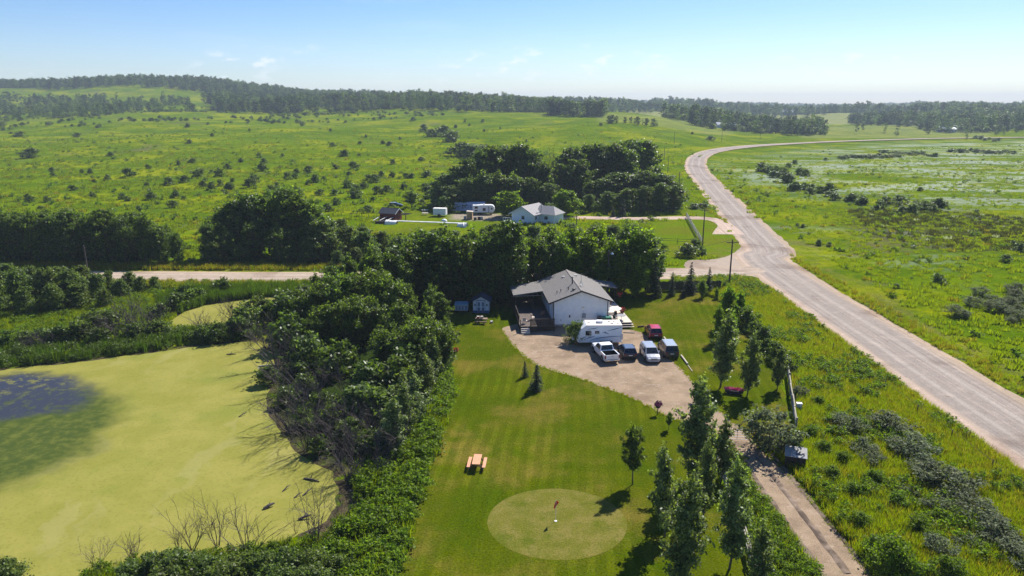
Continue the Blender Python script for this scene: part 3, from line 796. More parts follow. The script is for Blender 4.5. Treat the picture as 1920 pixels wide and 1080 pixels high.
pq = random.Random(3)
for k in range(3):
    o = thing('cooler', ['red cooler box standing on the dark picnic table', 'pale cooler box at the end of the dark picnic table', 'pale crate on the grass right of the dark picnic table'][k], 'cooler', (-5.1 + k * .55 if k < 2 else -3.1, 102.6, .76 if k < 2 else 0), R(20 * k))
    c_ = [(.45, .06, .04), (.6, .5, .42), (.55, .45, .36)][k]
    MB().box(-.2, .2, -.14, .14, 0, .28).obj('body', mat(f'cooler_body_{"abc"[k]}', c_), o, bevel=.02); MB().box(-.21, .21, -.15, .15, .283, .33).obj('lid', mat('cooler_lid', (.6, .55, .5)), o)

# flag and hole on the green
fx, fy = gp(1042, 977)
fl = thing('golf_flag', 'red pennant on a pale pole in the hole of the putting green', 'flag', (fx, fy, .011))
MB().tube([(0, 0, 0), (0, 0, 1.85)], .018, 6).obj('pole', mat('pale_pole', (.7, .68, .62)), fl)
q = MB()
for i in range(6):
    z0 = 1.80 - .0; 
    x0, x1 = -i * .03, -(i + 1) * .03
    q.quad((x0, .08 * math.sin(i * .9) * i / 5, 1.82 - i * .10), (x1, .08 * math.sin((i + 1) * .9) * (i + 1) / 5, 1.82 - (i + 1) * .10), (x1 + .02 + .18 * (1 - (i + 1) / 6) + .04, .08, 1.62 - (i + 1) * .10), (x0 + .02 + .18 * (1 - i / 6) + .04, .08, 1.62 - i * .10))
fo = q.obj('pennant', mat('red_cloth', (.70, .02, .02), (.6, .015, .02), 3, .6), fl); fo.modifiers.new('t', 'SOLIDIFY').thickness = .012
MB().lathe([(.055, 0), (.11, .0), (.11, .012), (.055, .012)], 16).obj('cup_rim', mat('white_rim', (.8, .8, .78)), fl)

# ------------------------------------------------------------------ camper in the yard
def slab_curve(mb, pts, wd_, y, th=.012):
    """a flat painted stripe following points (x, z) on a side wall facing -y"""
    n = len(pts)
    for i in range(n - 1):
        (x0, z0), (x1, z1) = pts[i], pts[i + 1]
        a, b_ = wd_ * math.sin(math.pi * (i + .02) / n) + .008, wd_ * math.sin(math.pi * (i + 1) / n) + .008
        mb.quad((x0, y, z0 - a), (x1, y, z1 - b_), (x1, y, z1 + b_), (x0, y, z0 + a))
def curve_pts(p0, p1, p2, n=12):
    return [((1 - s) ** 2 * p0[0] + 2 * s * (1 - s) * p1[0] + s * s * p2[0], (1 - s) ** 2 * p0[1] + 2 * s * (1 - s) * p1[1] + s * s * p2[1]) for s in [i / n for i in range(n + 1)]]
rv = thing('travel_trailer', 'white camper trailer with blue swoosh stripes parked beside the bungalow', 'camper', (9.05, 91.9, 0), R(1))
prof = [(.05, .55), (5.9, .55), (5.9, 2.95), (.95, 2.95), (.35, 2.45), (-.25, 1.15), (-.2, .75)]
MB().prism(prof, 0, 2.4, 'XZ').obj('body', mat('camper_white', (.82, .83, .84), (.78, .79, .80), 1, .35, .4), rv, bevel=.04)
MB().prism([(.98, 2.96), (5.9, 2.96), (5.86, 3.02), (1.02, 3.02)], -.02, 2.42, 'XZ').obj('roof', mat('camper_roof', (.78, .70, .62), (.72, .64, .56), 1, .6), rv)
MB().box(2.55, 3.4, .9, 1.7, 3.025, 3.32).obj('air_conditioner', mat('ac_white', (.82, .82, .82)), rv, bevel=.08)
for x, y, w_ in ((4.6, .8, .36), (4.3, 1.7, .3), (5.0, 1.6, .2), (1.5, 1.4, .34), (5.4, .6, .2)): MB().box(x - w_ / 2, x + w_ / 2, y - w_ / 2, y + w_ / 2, 3.025, 3.11).obj('roof_vent', mat('vent_beige', (.55, .48, .42)), rv, bevel=.02)
for x, z, w_, h_ in ((1.32, 1.9, .78, .66), (2.5, 2.0, .6, .40)):
    f = MB().box(x - w_ / 2, x + w_ / 2, -.03, .01, z - h_ / 2, z + h_ / 2).obj('window', trim_dark, rv, bevel=.01)
    MB().box(x - w_ / 2 + .05, x + w_ / 2 - .05, -.042, -.032, z - h_ / 2 + .05, z + h_ / 2 - .05).obj('pane', glass_dark, f)
stripe = mat('navy_stripe', (.06, .10, .20), (.05, .085, .17), 4, .4)
for c in (((.75, .98), (1.6, 1.35), (2.2, 1.42)), ((1.55, .85), (2.6, 1.35), (5.8, 1.45)), ((3.9, 2.2), (4.8, 2.45), (5.8, 2.68)), ((1.1, 2.45), (1.9, 2.5), (2.6, 2.66)), ((.25, 1.0), (.6, 1.25), (1.1, 1.45)), ((3.2, 2.0), (3.6, 1.95), (4.1, 1.78)), ((3.5, 2.1), (3.7, 2.05), (3.8, 1.85))):
    mb = MB(); slab_curve(mb, curve_pts(*c), .045, -.008); mb.obj('stripe', stripe, rv)
for x in (3.3, 4.15): 
    wl = MB().lathe([(.1, -.1), (.32, -.11), (.36, -.06), (.36, .06), (.32, .11), (.1, .1)], 16, (x, .18, .36), 'Y').obj('wheel', rubber, rv); MB().lathe([(.02, -.03), (.2, -.02), (.2, .02), (.02, .03)], 12, (x, .06, .36), 'Y').obj('rim', metal_grey, wl)
    wl = MB().lathe([(.1, -.1), (.32, -.11), (.36, -.06), (.36, .06), (.32, .11), (.1, .1)], 16, (x, 2.2, .36), 'Y').obj('wheel', rubber, rv)
MB().box(2.85, 4.6, -.012, .02, .5, .80).obj('wheel_arch', black_plastic, rv)
MB().box(5.92, 6.02, .1, 2.3, .5, .64).obj('bumper', metal_grey, rv)
MB().tube([(.1, .5, .5), (-1.25, 1.2, .5), (.1, 1.9, .5)], .05, 6).obj('hitch', black_plastic, rv)
MB().tube([(-1.0, 1.2, .02), (-1.0, 1.2, .5)], .04, 6).obj('jack', metal_grey, rv)
MB().lathe([(.08, 0), (.17, .06), (.17, .62), (.1, .72), (.05, .8)], 12, (-.62, .95, .52)).obj('propane_tank', mat('tank_white', (.82, .82, .80), None, 4, .35), rv)
MB().lathe([(.08, 0), (.17, .06), (.17, .62), (.1, .72), (.05, .8)], 12, (-.62, 1.42, .52)).obj('propane_tank', mat('tank_white', (.82, .82, .80), None, 4, .35), rv)
MB().box(5.7, 6.03, -.01, .05, 1.0, 1.75).obj('spare_cover', mat('beige_cover', (.72, .68, .62)), rv)

# ------------------------------------------------------------------ vehicles (front towards local +y)
def paint(name, c, rough=.28):
    return mat(name, c, tuple(x * .93 for x in c), 1.2, rough, .5, 0, 0, .6)

def loft(mb, st):
    """st = [(y, z_low, z_top, half width)] from rear to front"""
    rows = []
    for (y, zl, zt, w_) in st:
        zs = zl + (zt - zl) * .52
        rows.append([(-w_ * .92, y, zl), (-w_, y, zl + .14), (-w_, y, zs), (-w_ * .965, y, zt - .05), (-w_ * .88, y, zt), (-w_ * .4, y, zt + .025), (w_ * .4, y, zt + .025), (w_ * .88, y, zt), (w_ * .965, y, zt - .05), (w_, y, zs), (w_, y, zl + .14), (w_ * .92, y, zl)])
    n = len(rows[0]); fs = []
    for i in range(len(rows) - 1):
        for k in range(n):
            fs.append((i * n + k, i * n + (k + 1) % n, (i + 1) * n + (k + 1) % n, (i + 1) * n + k))
    fs.append(tuple(range(n))); fs.append(tuple((len(rows) - 1) * n + k for k in range(n)))
    return mb.add([p for r in rows for p in r], fs)

def lerp3(a, b, k): return tuple(a[i] + (b[i] - a[i]) * k for i in range(3))
def panel(mb, a, b, c, d, i0, i1, j0, j1, off):
    """a sub-rectangle of the quad a b c d (a-b lower edge, d-c upper), lifted off along the normal"""
    P = lambda i, j: Vector(lerp3(lerp3(a, b, i), lerp3(d, c, i), j))
    nr = (Vector(b) - Vector(a)).cross(Vector(d) - Vector(a)).normalized() * off
    q = [P(i0, j0) + nr, P(i1, j0) + nr, P(i1, j1) + nr, P(i0, j1) + nr]
    q2 = [p - nr * 1.6 for p in q]
    return mb.add(q + q2, [(0, 1, 2, 3), (7, 6, 5, 4), (0, 4, 5, 1), (1, 5, 6, 2), (2, 6, 7, 3), (3, 7, 4, 0)])

def wheel(parent, x, y, r=.36):
    s = 1 if x > 0 else -1
    w_ = MB().lathe([(r * .55, -.11), (r * .92, -.115), (r, -.07), (r, .07), (r * .92, .115), (r * .55, .11)], 18, (x, y, r), 'X').obj('wheel', rubber, parent, True)
    MB().lathe([(.03, -.02), (r * .30, .02), (r * .56, -.01), (r * .60, .03), (r * .60, -.05)], 14, (x + s * .075, y, r), 'X').obj('rim', chrome, w_)

def cabin(parent, body, roofm, w_, belt, H, yb0, yr0, yr1, yb1, rear_glass=True, wr=.79, nside=2, rails=False):
    A = [(-w_, yb0, belt), (w_, yb0, belt), (w_, yb1, belt), (-w_, yb1, belt)]
    q = wr * w_
    B = [(-q, yr0, H - .05), (q, yr0, H - .05), (q, yr1, H - .05), (-q, yr1, H - .05)]
    MB().add(A + B, [(0, 1, 5, 4), (1, 2, 6, 5), (2, 3, 7, 6), (3, 0, 4, 7), (4, 5, 6, 7), (3, 2, 1, 0)]).obj('cabin', body, parent)
    mb = MB(); e = .02
    mb.add([(-q - e, yr0 - .05, H - .06), (q + e, yr0 - .05, H - .06), (q + e, yr1 + .05, H - .06), (-q - e, yr1 + .05, H - .06), (-q * .86, yr0 + .1, H), (q * .86, yr0 + .1, H), (q * .86, yr1 - .15, H), (-q * .86, yr1 - .15, H)],
           [(0, 1, 5, 4), (1, 2, 6, 5), (2, 3, 7, 6), (3, 0, 4, 7), (4, 5, 6, 7), (3, 2, 1, 0)]).obj('roof', roofm, parent)
    panel(MB(), A[2], A[3], B[3], B[2], .05, .95, .06, .93, .012).obj('windshield', glass_dark, parent)
    panel(MB(), A[0], A[1], B[1], B[0], .07, .93, .10, .90, .012).obj('rear_window', glass_dark, parent)
    for (a, b_, c, d) in ((A[1], A[2], B[2], B[1]), (A[3], A[0], B[0], B[3])):
        for k in range(nside):
            i0, i1 = .06 + k * .88 / nside, .06 + (k + 1) * .88 / nside - .03
            panel(MB(), a, b_, c, d, i0, i1, .08, .88, .012).obj('side_window', glass_dark, parent)
    if rails:
        for s in (-1, 1): MB().tube([(s * q * .9, yr0 + .2, H), (s * q * .9, yr0 + .3, H + .06), (s * q * .9, yr1 - .4, H + .06), (s * q * .9, yr1 - .3, H)], .02, 5).obj('roof_rail', trim_dark, parent)

def vehicle(name, lab, cat, rear, head, L, W, H, body, roofm, kind, rim_r=.35):
    d = Vector((math.sin(head), math.cos(head)))
    c = Vector(rear) + d * L / 2
    o = thing(name, lab, cat, (c.x, c.y, .012), -head)
    w_ = W / 2; h2 = L / 2
    red = mat('tail_lamp', (.25, .012, .012), None, 8, .2, .5); clear = mat('head_lamp', (.62, .64, .66), None, 8, .1, .6)
    if kind == 'pickup':
        loft(MB(), [(-h2 + 2.0, .42, 1.14, w_), (h2 - 1.35, .40, 1.14, w_), (h2 - 1.1, .40, 1.17, w_ * .98), (h2 - .25, .42, 1.10, w_ * .95), (h2, .48, .92, w_ * .88)]).obj('body', body, o, bevel=0)
        bd = MB(); y0, y1 = -h2 + .06, -h2 + 2.0
        bd.box(-w_, -w_ + .13, y0 + .07, y1 - .003, .45, 1.22); bd.box(w_ - .13, w_, y0 + .07, y1 - .003, .45, 1.22); bd.box(-w_ + .13, w_ - .13, y1 - .08, y1 - .003, .45, 1.2); bd.box(-w_ + .132, w_ - .132, y0 + .1, y1 - .082, .45, .62)
        bd.obj('bed', body, o)
        ln = MB(); ln.box(-w_ + .133, -w_ + .15, y0 + .09, y1 - .085, .662, 1.16); ln.box(w_ - .15, w_ - .133, y0 + .09, y1 - .085, .662, 1.16); ln.box(-w_ + .152, w_ - .152, y1 - .098, y1 - .083, .662, 1.15); ln.obj('liner_side', black_plastic, o)
        MB().box(-w_ + .135, w_ - .135, y0 + .09, y1 - .085, .625, .66).obj('bed_liner', black_plastic, o)
        tg = MB().box(-w_ + .16, w_ - .16, y0 - .01, y0 + .065, .62, 1.20).obj('tailgate', body, o, bevel=.015)
        MB().box(-.16, .16, y0 - .022, y0 - .012, 1.06, 1.12).obj('handle', black_plastic, tg)
        MB().box(-w_ + .02, w_ - .02, -h2 - .06, y0 - .012, .42, .60).obj('bumper', chrome, o, bevel=.03)
        MB().box(-.26, .26, -h2 - .07, -h2 - .062, .46, .58).obj('license_plate', mat('plate', (.7, .7, .68)), o)
        for s in (-1, 1): MB().box(min(s * w_, s * (w_ - .155)), max(s * w_, s * (w_ - .155)), y0 - .012, y0 + .068, .78, 1.14).obj('taillight', red, o)
        cabin(o, body, roofm, w_ * .95, 1.15, H, -h2 + 2.06, -h2 + 2.28, h2 - 2.3, h2 - 1.5, wr=.82)
        axles = (-h2 + 1.15, h2 - 1.0)
    else:
        van = kind == 'van'; hood = .96 if not van else 1.0; belt = 1.02 if not van else 1.06
        hl = 1.25 if not van else .95
        loft(MB(), [(-h2, .45, belt - .16, w_ * .90), (-h2 + .10, .34, belt - .02, w_ * .97), (-h2 + .5, .28, belt, w_), (h2 - hl - .2, .28, belt, w_), (h2 - hl + .2, .28, hood + .02, w_ * .99), (h2 - .25, .28, hood - .16, w_ * .93), (h2, .36, hood - .34, w_ * .80)]).obj('body', body, o, False)
        cabin(o, body, roofm, w_ * .945, belt - .01, H, -h2 + .06, -h2 + .42, h2 - hl - 1.0 + (.25 if van else 0), h2 - hl + .06, nside=3 if not van else 3, rails=not van)
        MB().box(-w_ * .86, w_ * .86, -h2 - .05, -h2 + .02, .36, .62).obj('rear_bumper', black_plastic if not van else body, o, bevel=.03)
        MB().box(-w_ * .74, w_ * .74, h2 - .03, h2 + .07, .34, .56).obj('front_bumper', body, o, bevel=.03)
        MB().box(-w_ * .42, w_ * .42, h2 - .02, h2 + .045, .565, .70).obj('grille', black_plastic, o, bevel=.01)
        MB().box(-.24, .24, -h2 - .025, -h2 - .005, .68, .80).obj('license_plate', mat('plate', (.7, .7, .68)), o)
        for s in (-1, 1):
            MB().box(s * w_ * .78 - .1, s * w_ * .78 + .1, -h2 - .012, -h2 + .12, .74, belt - .1).obj('taillight', red, o, bevel=.01)
            MB().box(s * w_ * .62 - .16, s * w_ * .62 + .16, h2 - .16, h2 + .035, .60, .74).obj('headlight', clear, o, bevel=.02)
        axles = (-h2 + .85, h2 - .85)
    my = h2 - 1.65
    for s in (-1, 1):
        MB().box(s * (w_ + .1) - .1, s * (w_ + .1) + .1, my - .06, my + .06, 1.02, 1.18).obj('mirror', body, o, bevel=.02)
        for y in axles:
            MB().lathe([(.02, -.05), (rim_r + .09, -.05), (rim_r + .09, .008), (.02, .008)], 20, (s * w_, y, rim_r + .02), 'X').obj('wheel_arch', black_plastic, o)
            wheel(o, s * (w_ - .07), y, rim_r)
    return o
truck_w = paint('truck_white', (.80, .81, .83))
vehicle('pickup_truck', 'white crew cab pickup with open bed parked in front of the camper', 'pickup', gp(1148, 683), R(-12), 5.7, 2.0, 1.9, truck_w, truck_w, 'pickup', .40)
vehicle('parked_suv', 'dark navy compact suv parked right beside the white pickup', 'car', gp(1182, 677), R(-3), 4.4, 1.82, 1.64, paint('navy_paint', (.022, .026, .042)), paint('navy_roof_sky_sheen', (.11, .14, .22), .2), 'suv')  # roof colour lighter than the body: sky reflection painted in
mvf = gp(1226, 683); hd = R(177)
vehicle('parked_minivan', 'silver minivan facing the driveway between the navy suv and the dark van', 'minivan', (mvf[0] - 4.6 * math.sin(hd), mvf[1] - 4.6 * math.cos(hd)), hd, 4.6, 1.85, 1.72, paint('silver_paint', (.40, .41, .44)), paint('silver_roof_sky_sheen', (.34, .37, .43), .2), 'van')  # bluish roof colour stands for reflected sky
vehicle('parked_van', 'charcoal van with painted sky sheen on its roof at the lawn edge of the gravel yard', 'van', gp(1260, 674), R(-1), 4.8, 1.92, 1.78, paint('charcoal_paint', (.030, .029, .030)), paint('charcoal_roof_sky_sheen', (.36, .39, .42), .22), 'van', .36)  # pale roof is reflected sky put into the paint colour
vehicle('parked_suv', 'red suv parked at the back of the gravel yard behind the others', 'car', gp(1230, 638.5), R(1), 4.5, 1.88, 1.70, paint('red_paint', (.27, .008, .032)), paint('red_roof', (.50, .03, .09), .25), 'suv', .37)  # brighter pinkish roof: sky sheen put into the colour

# timber parking stops on the grass
def log(name, lab, cat, a, b, r, m, grp=None, z=None):
    a, b = Vector((*a, r if z is None else z)), Vector((*b, r if z is None else z))
    d_ = b - a
    o = MB().tube([Vector((0, 0, 0)), d_ * .5, d_], [r, r * .96, r * .92], 8).obj(name, m, loc=a)
    return tag(o, lab, cat, grp)
stopm = mat('pale_timber', (.50, .44, .34), (.42, .36, .28), 4, .8)
log('timber_edging', 'pale timber on the grass edge just right of the red suv', 'timber', gp(1245, 634), gp(1253, 647), .13, stopm)
log('timber_edging', 'pale timber on the grass below the charcoal van', 'timber', gp(1277, 668), gp(1289, 684), .13, stopm)
log('timber_edging', 'thin pale pole on the grass at the lowest end of the timber line', 'timber', gp(1290, 686), gp(1298, 697), .06, stopm)
log('timber_edging', 'dark timber lying across the grass left of the red suv', 'timber', gp(1196, 614), gp(1207, 613), .12, wood_dark)
log('timber_edging', 'low pale timber between the camper and the pale deck', 'timber', gp(1168, 624), gp(1190, 625), .08, stopm)

# small garden things
bx, by = gp(1376, 738)
bt = thing('boat_planter', 'old dark rowing boat on the grass filled with pink flowers', 'planter', (bx, by, 0), R(72))
st_ = []
hull = MB(); rings = []
for i in range(9):
    s = i / 8 * 2 - 1; w_ = .48 * (1 - abs(s) ** 2.6) + .03
    rings.append([(-w_, s * 1.05, .50 + .12 * s * s), (-w_ * .75, s * 1.0, .12), (0, s * .95, .02 + .08 * s * s), (w_ * .75, s * 1.0, .12), (w_, s * 1.05, .50 + .12 * s * s)])
for i in range(8):
    hull.add(rings[i] + rings[i + 1], [(k, k + 1, k + 6, k + 5) for k in range(4)])
ho = hull.obj('hull', mat('boat_dark', (.06, .04, .045), (.04, .03, .035), 4), bt); ho.modifiers.new('t', 'SOLIDIFY').thickness = .04
mb = MB()
for k in range(5): bush_mass(mb, 60, .36, .3, (0, -.75 + k * .36, .35), .07, k)
mb.obj('leaves', leaf_pot, bt)
mb = MB()
for k in range(6): bush_mass(mb, 70, .36, .3, (0, -.8 + k * .32, .44), .07, k + 20)
mb.obj('blossoms', mat('pink_petals', (.55, .04, .16), (.65, .12, .28), 14, .6), bt)
x, y = gp(1233, 777)
o = thing('pedestal_planter', 'dark red flowers in a pot on a thin stand at the driveway edge', 'flower pot', (x, y, 0))
MB().tube([(0, 0, 0), (0, 0, .75)], .05).obj('stand', trim_dark, o)
MB().lathe([(.18, .75), (.32, 1.0), (.32, 1.05), (.2, 1.0)], 12).obj('pot', black_plastic, o)
bush_mass(MB(), 150, .42, .55, (0, 0, .95), .08, 4).obj('blossoms', mat('maroon_petals', (.15, .012, .06), (.22, .02, .09), 14, .6), o)
x, y = gp(854, 661)
flower_pot('flower_pot', 'round mound of red flowers alone on the lawn by the pond trees', x, y, 0, r=.34, h=.2)

# waste box by the gate and the utility pedestal
x, y = gp(1490, 872)
o = thing('waste_box', 'dark timber waste box with pale sloping metal lid beside the driveway gate', 'waste box', (x, y, 0), R(-20))
for k in range(6):
    MB().box(-.85, .85, -.72, -.68, .05 + k * .18, .22 + k * .18).obj('plank', wood_dark, o)
MB().box(-.85, .85, -.675, .7, .02, 1.12).obj('box_body', wood_dark, o)
lid = MB(); lid.add([(-.95, -.82, 1.15), (.95, -.82, 1.15), (.95, .82, 1.42), (-.95, .82, 1.42), (-.95, -.82, 1.20), (.95, -.82, 1.20), (.95, .82, 1.47), (-.95, .82, 1.47)], [(0, 1, 5, 4), (1, 2, 6, 5), (2, 3, 7, 6), (3, 0, 4, 7), (4, 5, 6, 7), (3, 2, 1, 0)])
lid.obj('lid', mat('lid_metal', (.34, .335, .33), (.25, .245, .24), 3, .8, .1), o)
mb = MB(); mb.add([(.0, -.5, 1.262), (.75, -.5, 1.262), (.75, .45, 1.418), (.0, .45, 1.418)], [(0, 1, 2, 3)]); mb.obj('lid_patch', mat('lid_patch', (.15, .145, .14), None, 6), o)
x, y = gp(1497, 772)
o = thing('utility_pedestal', 'pale grey utility cabinet in the tall grass beside the rail fence', 'cabinet', (x, y, 0), R(-10))
MB().box(-.26, .26, -.2, .2, 0, .95).obj('cabinet_body', mat('cabinet_grey', (.62, .63, .62), (.55, .56, .55), 3, .5), o, bevel=.03); MB().box(-.29, .29, -.23, .23, .952, 1.02).obj('cap', mat('cabinet_cap', (.7, .7, .7)), o)

# ------------------------------------------------------------------ fences and gates
log_pale = mat('weathered_log', (.36, .32, .25), (.24, .215, .17), 5, .85)
def rail_fence(name, lab, pts, seg, nr, h, m, post_r=.08, rail_r=.06, jit=.05, cat='fence', base=None):
    p = dense(pts, seg); o = thing(name, lab, cat, (p[0][0], p[0][1], hz(*p[0])))
    b0 = Vector(o.location); q = random.Random(len(p) + int(h * 10))
    tops = []
    for (x, y) in p:
        g = Vector((x, y, hz(x, y))) - b0; hh = h * q.uniform(.95, 1.12)
        MB().tube([g, g + Vector((q.uniform(-jit, jit), q.uniform(-jit, jit), hh))], post_r, 6).obj('post', m, o); tops.append(g)
    for a, b_ in zip(tops, tops[1:]):
        for k in range(nr):
            z = h * (.93 - k * (.8 / nr)); e = Vector((q.uniform(-jit, jit), 0, q.uniform(-jit, jit) + z)); e2 = Vector((q.uniform(-jit, jit), 0, q.uniform(-jit, jit) + z))
            ex = (b_ - a).normalized() * .2
            MB().tube([a + e - ex, b_ + e2 + ex], [rail_r, rail_r * .8], 6).obj('rail', m, o)
    return o
rail_fence('rail_fence', 'pale log rail fence running from the gate up toward the junction', [gp(1474, 686), gp(1481, 740), gp(1492, 808)], 2.6, 3, 1.35, log_pale, .1, .085)
rail_fence('rail_fence', 'pale log rail fence among the poplars below the driveway gate', [gp(1344, 862), gp(1362, 930), gp(1392, 1010), gp(1420, 1100)], 2.4, 3, 1.35, log_pale, .1, .08)
rail_fence('rail_fence', 'dark overgrown rail fence between the side lawn and the roadside grass', [gp(1398, 596), gp(1432, 640), gp(1462, 676)], 2.6, 3, 1.25, mat('dark_log', (.10, .085, .07), (.07, .06, .05), 5, .85), .09, .07)

def pipe_gate(lab, a, b_, h=1.25, n=5, m=metal_grey):
    a, b_ = Vector((*a, 0)), Vector((*b_, 0)); d_ = b_ - a; L = d_.length
    o = thing('pipe_gate', lab, 'gate', a, math.atan2(d_.y, d_.x))
    for x in (0, L): MB().tube([(x, 0, .15), (x, 0, h)], .035, 6).obj('upright', m, o)
    MB().tube([(L / 2, 0, .2), (L / 2, 0, h)], .025, 6).obj('upright', m, o)
    for k in range(n): MB().tube([(.03, 0, .2 + k * (h - .2) / (n - 1)), (L - .03, 0, .2 + k * (h - .2) / (n - 1))], .025, 6).obj('bar', m, o)
    MB().tube([(0, .02, .2), (L / 2, .02, h)], .018, 5).obj('brace', m, o)
    return o
pipe_gate('grey pipe gate half closing the driveway under the tall poplar', gp(1361, 826), gp(1402, 828))
pipe_gate('dark pipe gate from the driveway to the log fence corner', gp(1404, 829), gp(1470, 834), m=mat('dark_pipe', (.11, .11, .115), None, 6, .45, .5, .5))
o = thing('plank_fence', 'dark board fence with shade in its colour, behind the spruces at the back of the lawn', 'fence', (23.5, 121.5, 0), R(2))
for k in range(52): MB().box(k * .26, k * .26 + .235, -.015, .015, .05, 1.75 + .05 * math.sin(k * 1.7)).obj('plank', wood_dark, o)  # log fence in shadow, its shade put in as dark boards
for k in range(7): MB().box(k * 2.2 - .06, k * 2.2 + .06, .02, .14, 0, 1.85).obj('post', wood_dark, o)
for z in (.5, 1.4): MB().box(0, 13.5, .018, .07, z, z + .09).obj('rail', wood_dark, o)
grey_log = mat('grey_rail', (.30, .28, .25), (.22, .21, .19), 5, .85)
rail_fence('rail_fence', 'grey double rail fence running down the neighbour lawn to the tall pole', [gp(1287, 408), gp(1302, 435), gp(1317, 460)], 2.6, 3, 1.5, grey_log, .1, .08)
rail_fence('rail_fence', 'low dark rail fence across the front of the neighbour lawn', [gp(1228, 455), gp(1270, 457), gp(1310, 459)], 3, 2, 1.2, mat('dark_log', (.1, .085, .07)), .07, .05)
rail_fence('field_fence', 'thin wire fence posts in the grass along the county road', [(43.3, 52), (43.1, 70), (42.9, 90)], 6, 1, 1.1, mat('dark_log', (.1, .085, .07)), .05, .012)

# ------------------------------------------------------------------ utility poles and wires
polem = mat('pole_wood', (.085, .070, .058), (.06, .05, .042), 6, .85)
def pole(lab, base, H, arm=True, rz=0, wire_side=0, lamp=False):
    o = thing('utility_pole', lab, 'utility pole', (base[0], base[1], hz(*base)), rz)
    MB().tube([(0, 0, -.2), (0, 0, H)], [.17, .11], 8).obj('shaft', polem, o)
    if arm:
        MB().box(-1.1, 1.1, -.19, -.09, H - .55, H - .42).obj('crossarm', polem, o)
        for x in (-1.0, -.35, 1.0): MB().lathe([(.03, 0), (.06, .05), (.05, .14), (.02, .16)], 8, (x, -.14, H - .418)).obj('insulator', mat('insulator', (.25, .26, .28)), o)
        MB().tube([(-.6, -.15, H - .5), (0, -.13, H - 1.0)], .02, 5).obj('brace', metal_grey, o)
        MB().tube([(.6, -.15, H - .5), (0, -.13, H - 1.0)], .02, 5).obj('brace', metal_grey, o)
    else:
        MB().lathe([(.03, 0), (.06, .05), (.05, .14), (.02, .16)], 8, (0, 0, H)).obj('insulator', mat('insulator', (.25, .26, .28)), o)
    if lamp:
        MB().tube([(0, 0, H - .5), (.5, -.4, H - .2)], .03, 5).obj('lamp_arm', metal_grey, o)
        MB().lathe([(.22, 0), (.26, .12), (.16, .26), (.05, .34)], 12, (.5, -.4, H - .5)).obj('lamp_head', mat('lamp_glass', (.42, .55, .62), None, 5, .2, .5), o)
    return o
def pole_at(lab, bx_, by_, top, **k):
    b_ = gp(bx_, by_); z = ctop(bx_, top, b_[1])[1] - hz(*b_)
    return pole(lab, b_, z, **k), Vector((b_[0], b_[1], hz(*b_) + z))
P1, T1 = pole_at('tall dark utility pole with crossarm at the near corner of the junction', 1367, 536, 449, rz=R(8))
P2, T2 = pole_at('utility pole at the foot of the grey rail fence on the neighbour lawn', 1317, 461, 390, rz=R(8))
P3, T3 = pole_at('weathered pole among bushes beside the side road and the long dark hedge', 166, 520, 461, arm=False)
P4 = pole('thin pole with a lamp rising behind the small entry canopy of the bungalow', (16.2, 116.6), 8.2, False, 0, lamp=True); T4 = Vector((16.2, 116.6, 8.2))
P5, T5 = pole_at('short thin pole in front of the second lawn tree of the neighbour house', 1081, 428, 404, arm=False)
farp = []
for lab, bx_, by_, tp in (('far utility pole on the slope nearest above the grove, lowest of its line', 1273, 345, 322), ('far utility pole second up the slope above the grove', 1252, 324, 298), ('far utility pole third up the slope above the grove', 1245, 300, 276), ('far utility pole beside the dark hedge on the slope', 1264, 269, 247), ('far utility pole on the rise above the bend of the county road', 1353, 266, 246), ('far utility pole past the bend near the far farm roof', 1425, 262, 246)):
    o, T = pole_at(lab, bx_, by_, tp, arm=False); farp.append(T)
def wire(lab, a, b_, sag, r=.022):
    a, b_ = Vector(a), Vector(b_)
    pts = [a.lerp(b_, i / 14) - Vector((0, 0, 4 * sag * (i / 14) * (1 - i / 14))) - a for i in range(15)]
    return tag(MB().tube(pts, r, 4).obj('power_line', trim_dark, loc=a), lab, 'power line')
wire('drooping service wire from the lamp pole to the bungalow roof', T4 - Vector((0, 0, .4)), (11.2, 113.6, 4.9), .7)
wire('power line between the lamp pole and the junction pole', T4, T1, 1.0)
wire('power line across the side road from the junction pole to the lawn pole', T1, T2, .6)
wire('power line from the lawn pole to the lowest far pole', T2, farp[0], 2, .03)
# ------------------------------------------------------------------ the neighbour's farmyard
def on(x, y): return (x, y, hz(x, y))
nx, ny = gp(979, 420)
nh = thing('farmhouse', 'white neighbour house with pale grey gabled roof among lawn trees', 'house', on(nx, ny + .6), R(-33))
w = MB(); lap_gable(w, -3.4, 3.4, .2, 2.7, 4.5, 0, .25); lap_side(w, 3.4, 0, 8.4, .2, 2.7, 1, .25); lap_side(w, -3.4, 0, 8.4, .2, 2.7, -1, .25)
w.prism([(-3.4, .2), (3.4, .2), (3.4, 2.7), (0, 4.5), (-3.4, 2.7)], 8.3, 8.4, 'XZ')
w.obj('siding', mat('cool_white_siding', (.76, .77, .78), (.70, .71, .73), 1.5), nh)
pale_sh = mat('pale_shingles', (.34, .32, .31), (.27, .255, .25), 3, .9)
for s in (-1, 1):
    c = [(0, -.5, 4.72), (s * 4.1, -.5, 2.5), (s * 4.1, 8.9, 2.5), (0, 8.9, 4.72)]
    o_ = MB().quad(*(c if s > 0 else c[::-1])).obj('roof', pale_sh, nh); o_.modifiers.new('t', 'SOLIDIFY').thickness = -.15
    f_ = MB().quad((0, -.53, 4.7), (s * 4.1, -.53, 2.48), (s * 4.1, -.53, 2.25), (0, -.53, 4.47)).obj('barge_board', far_white, nh); f_.modifiers.new('t', 'SOLIDIFY').thickness = .03
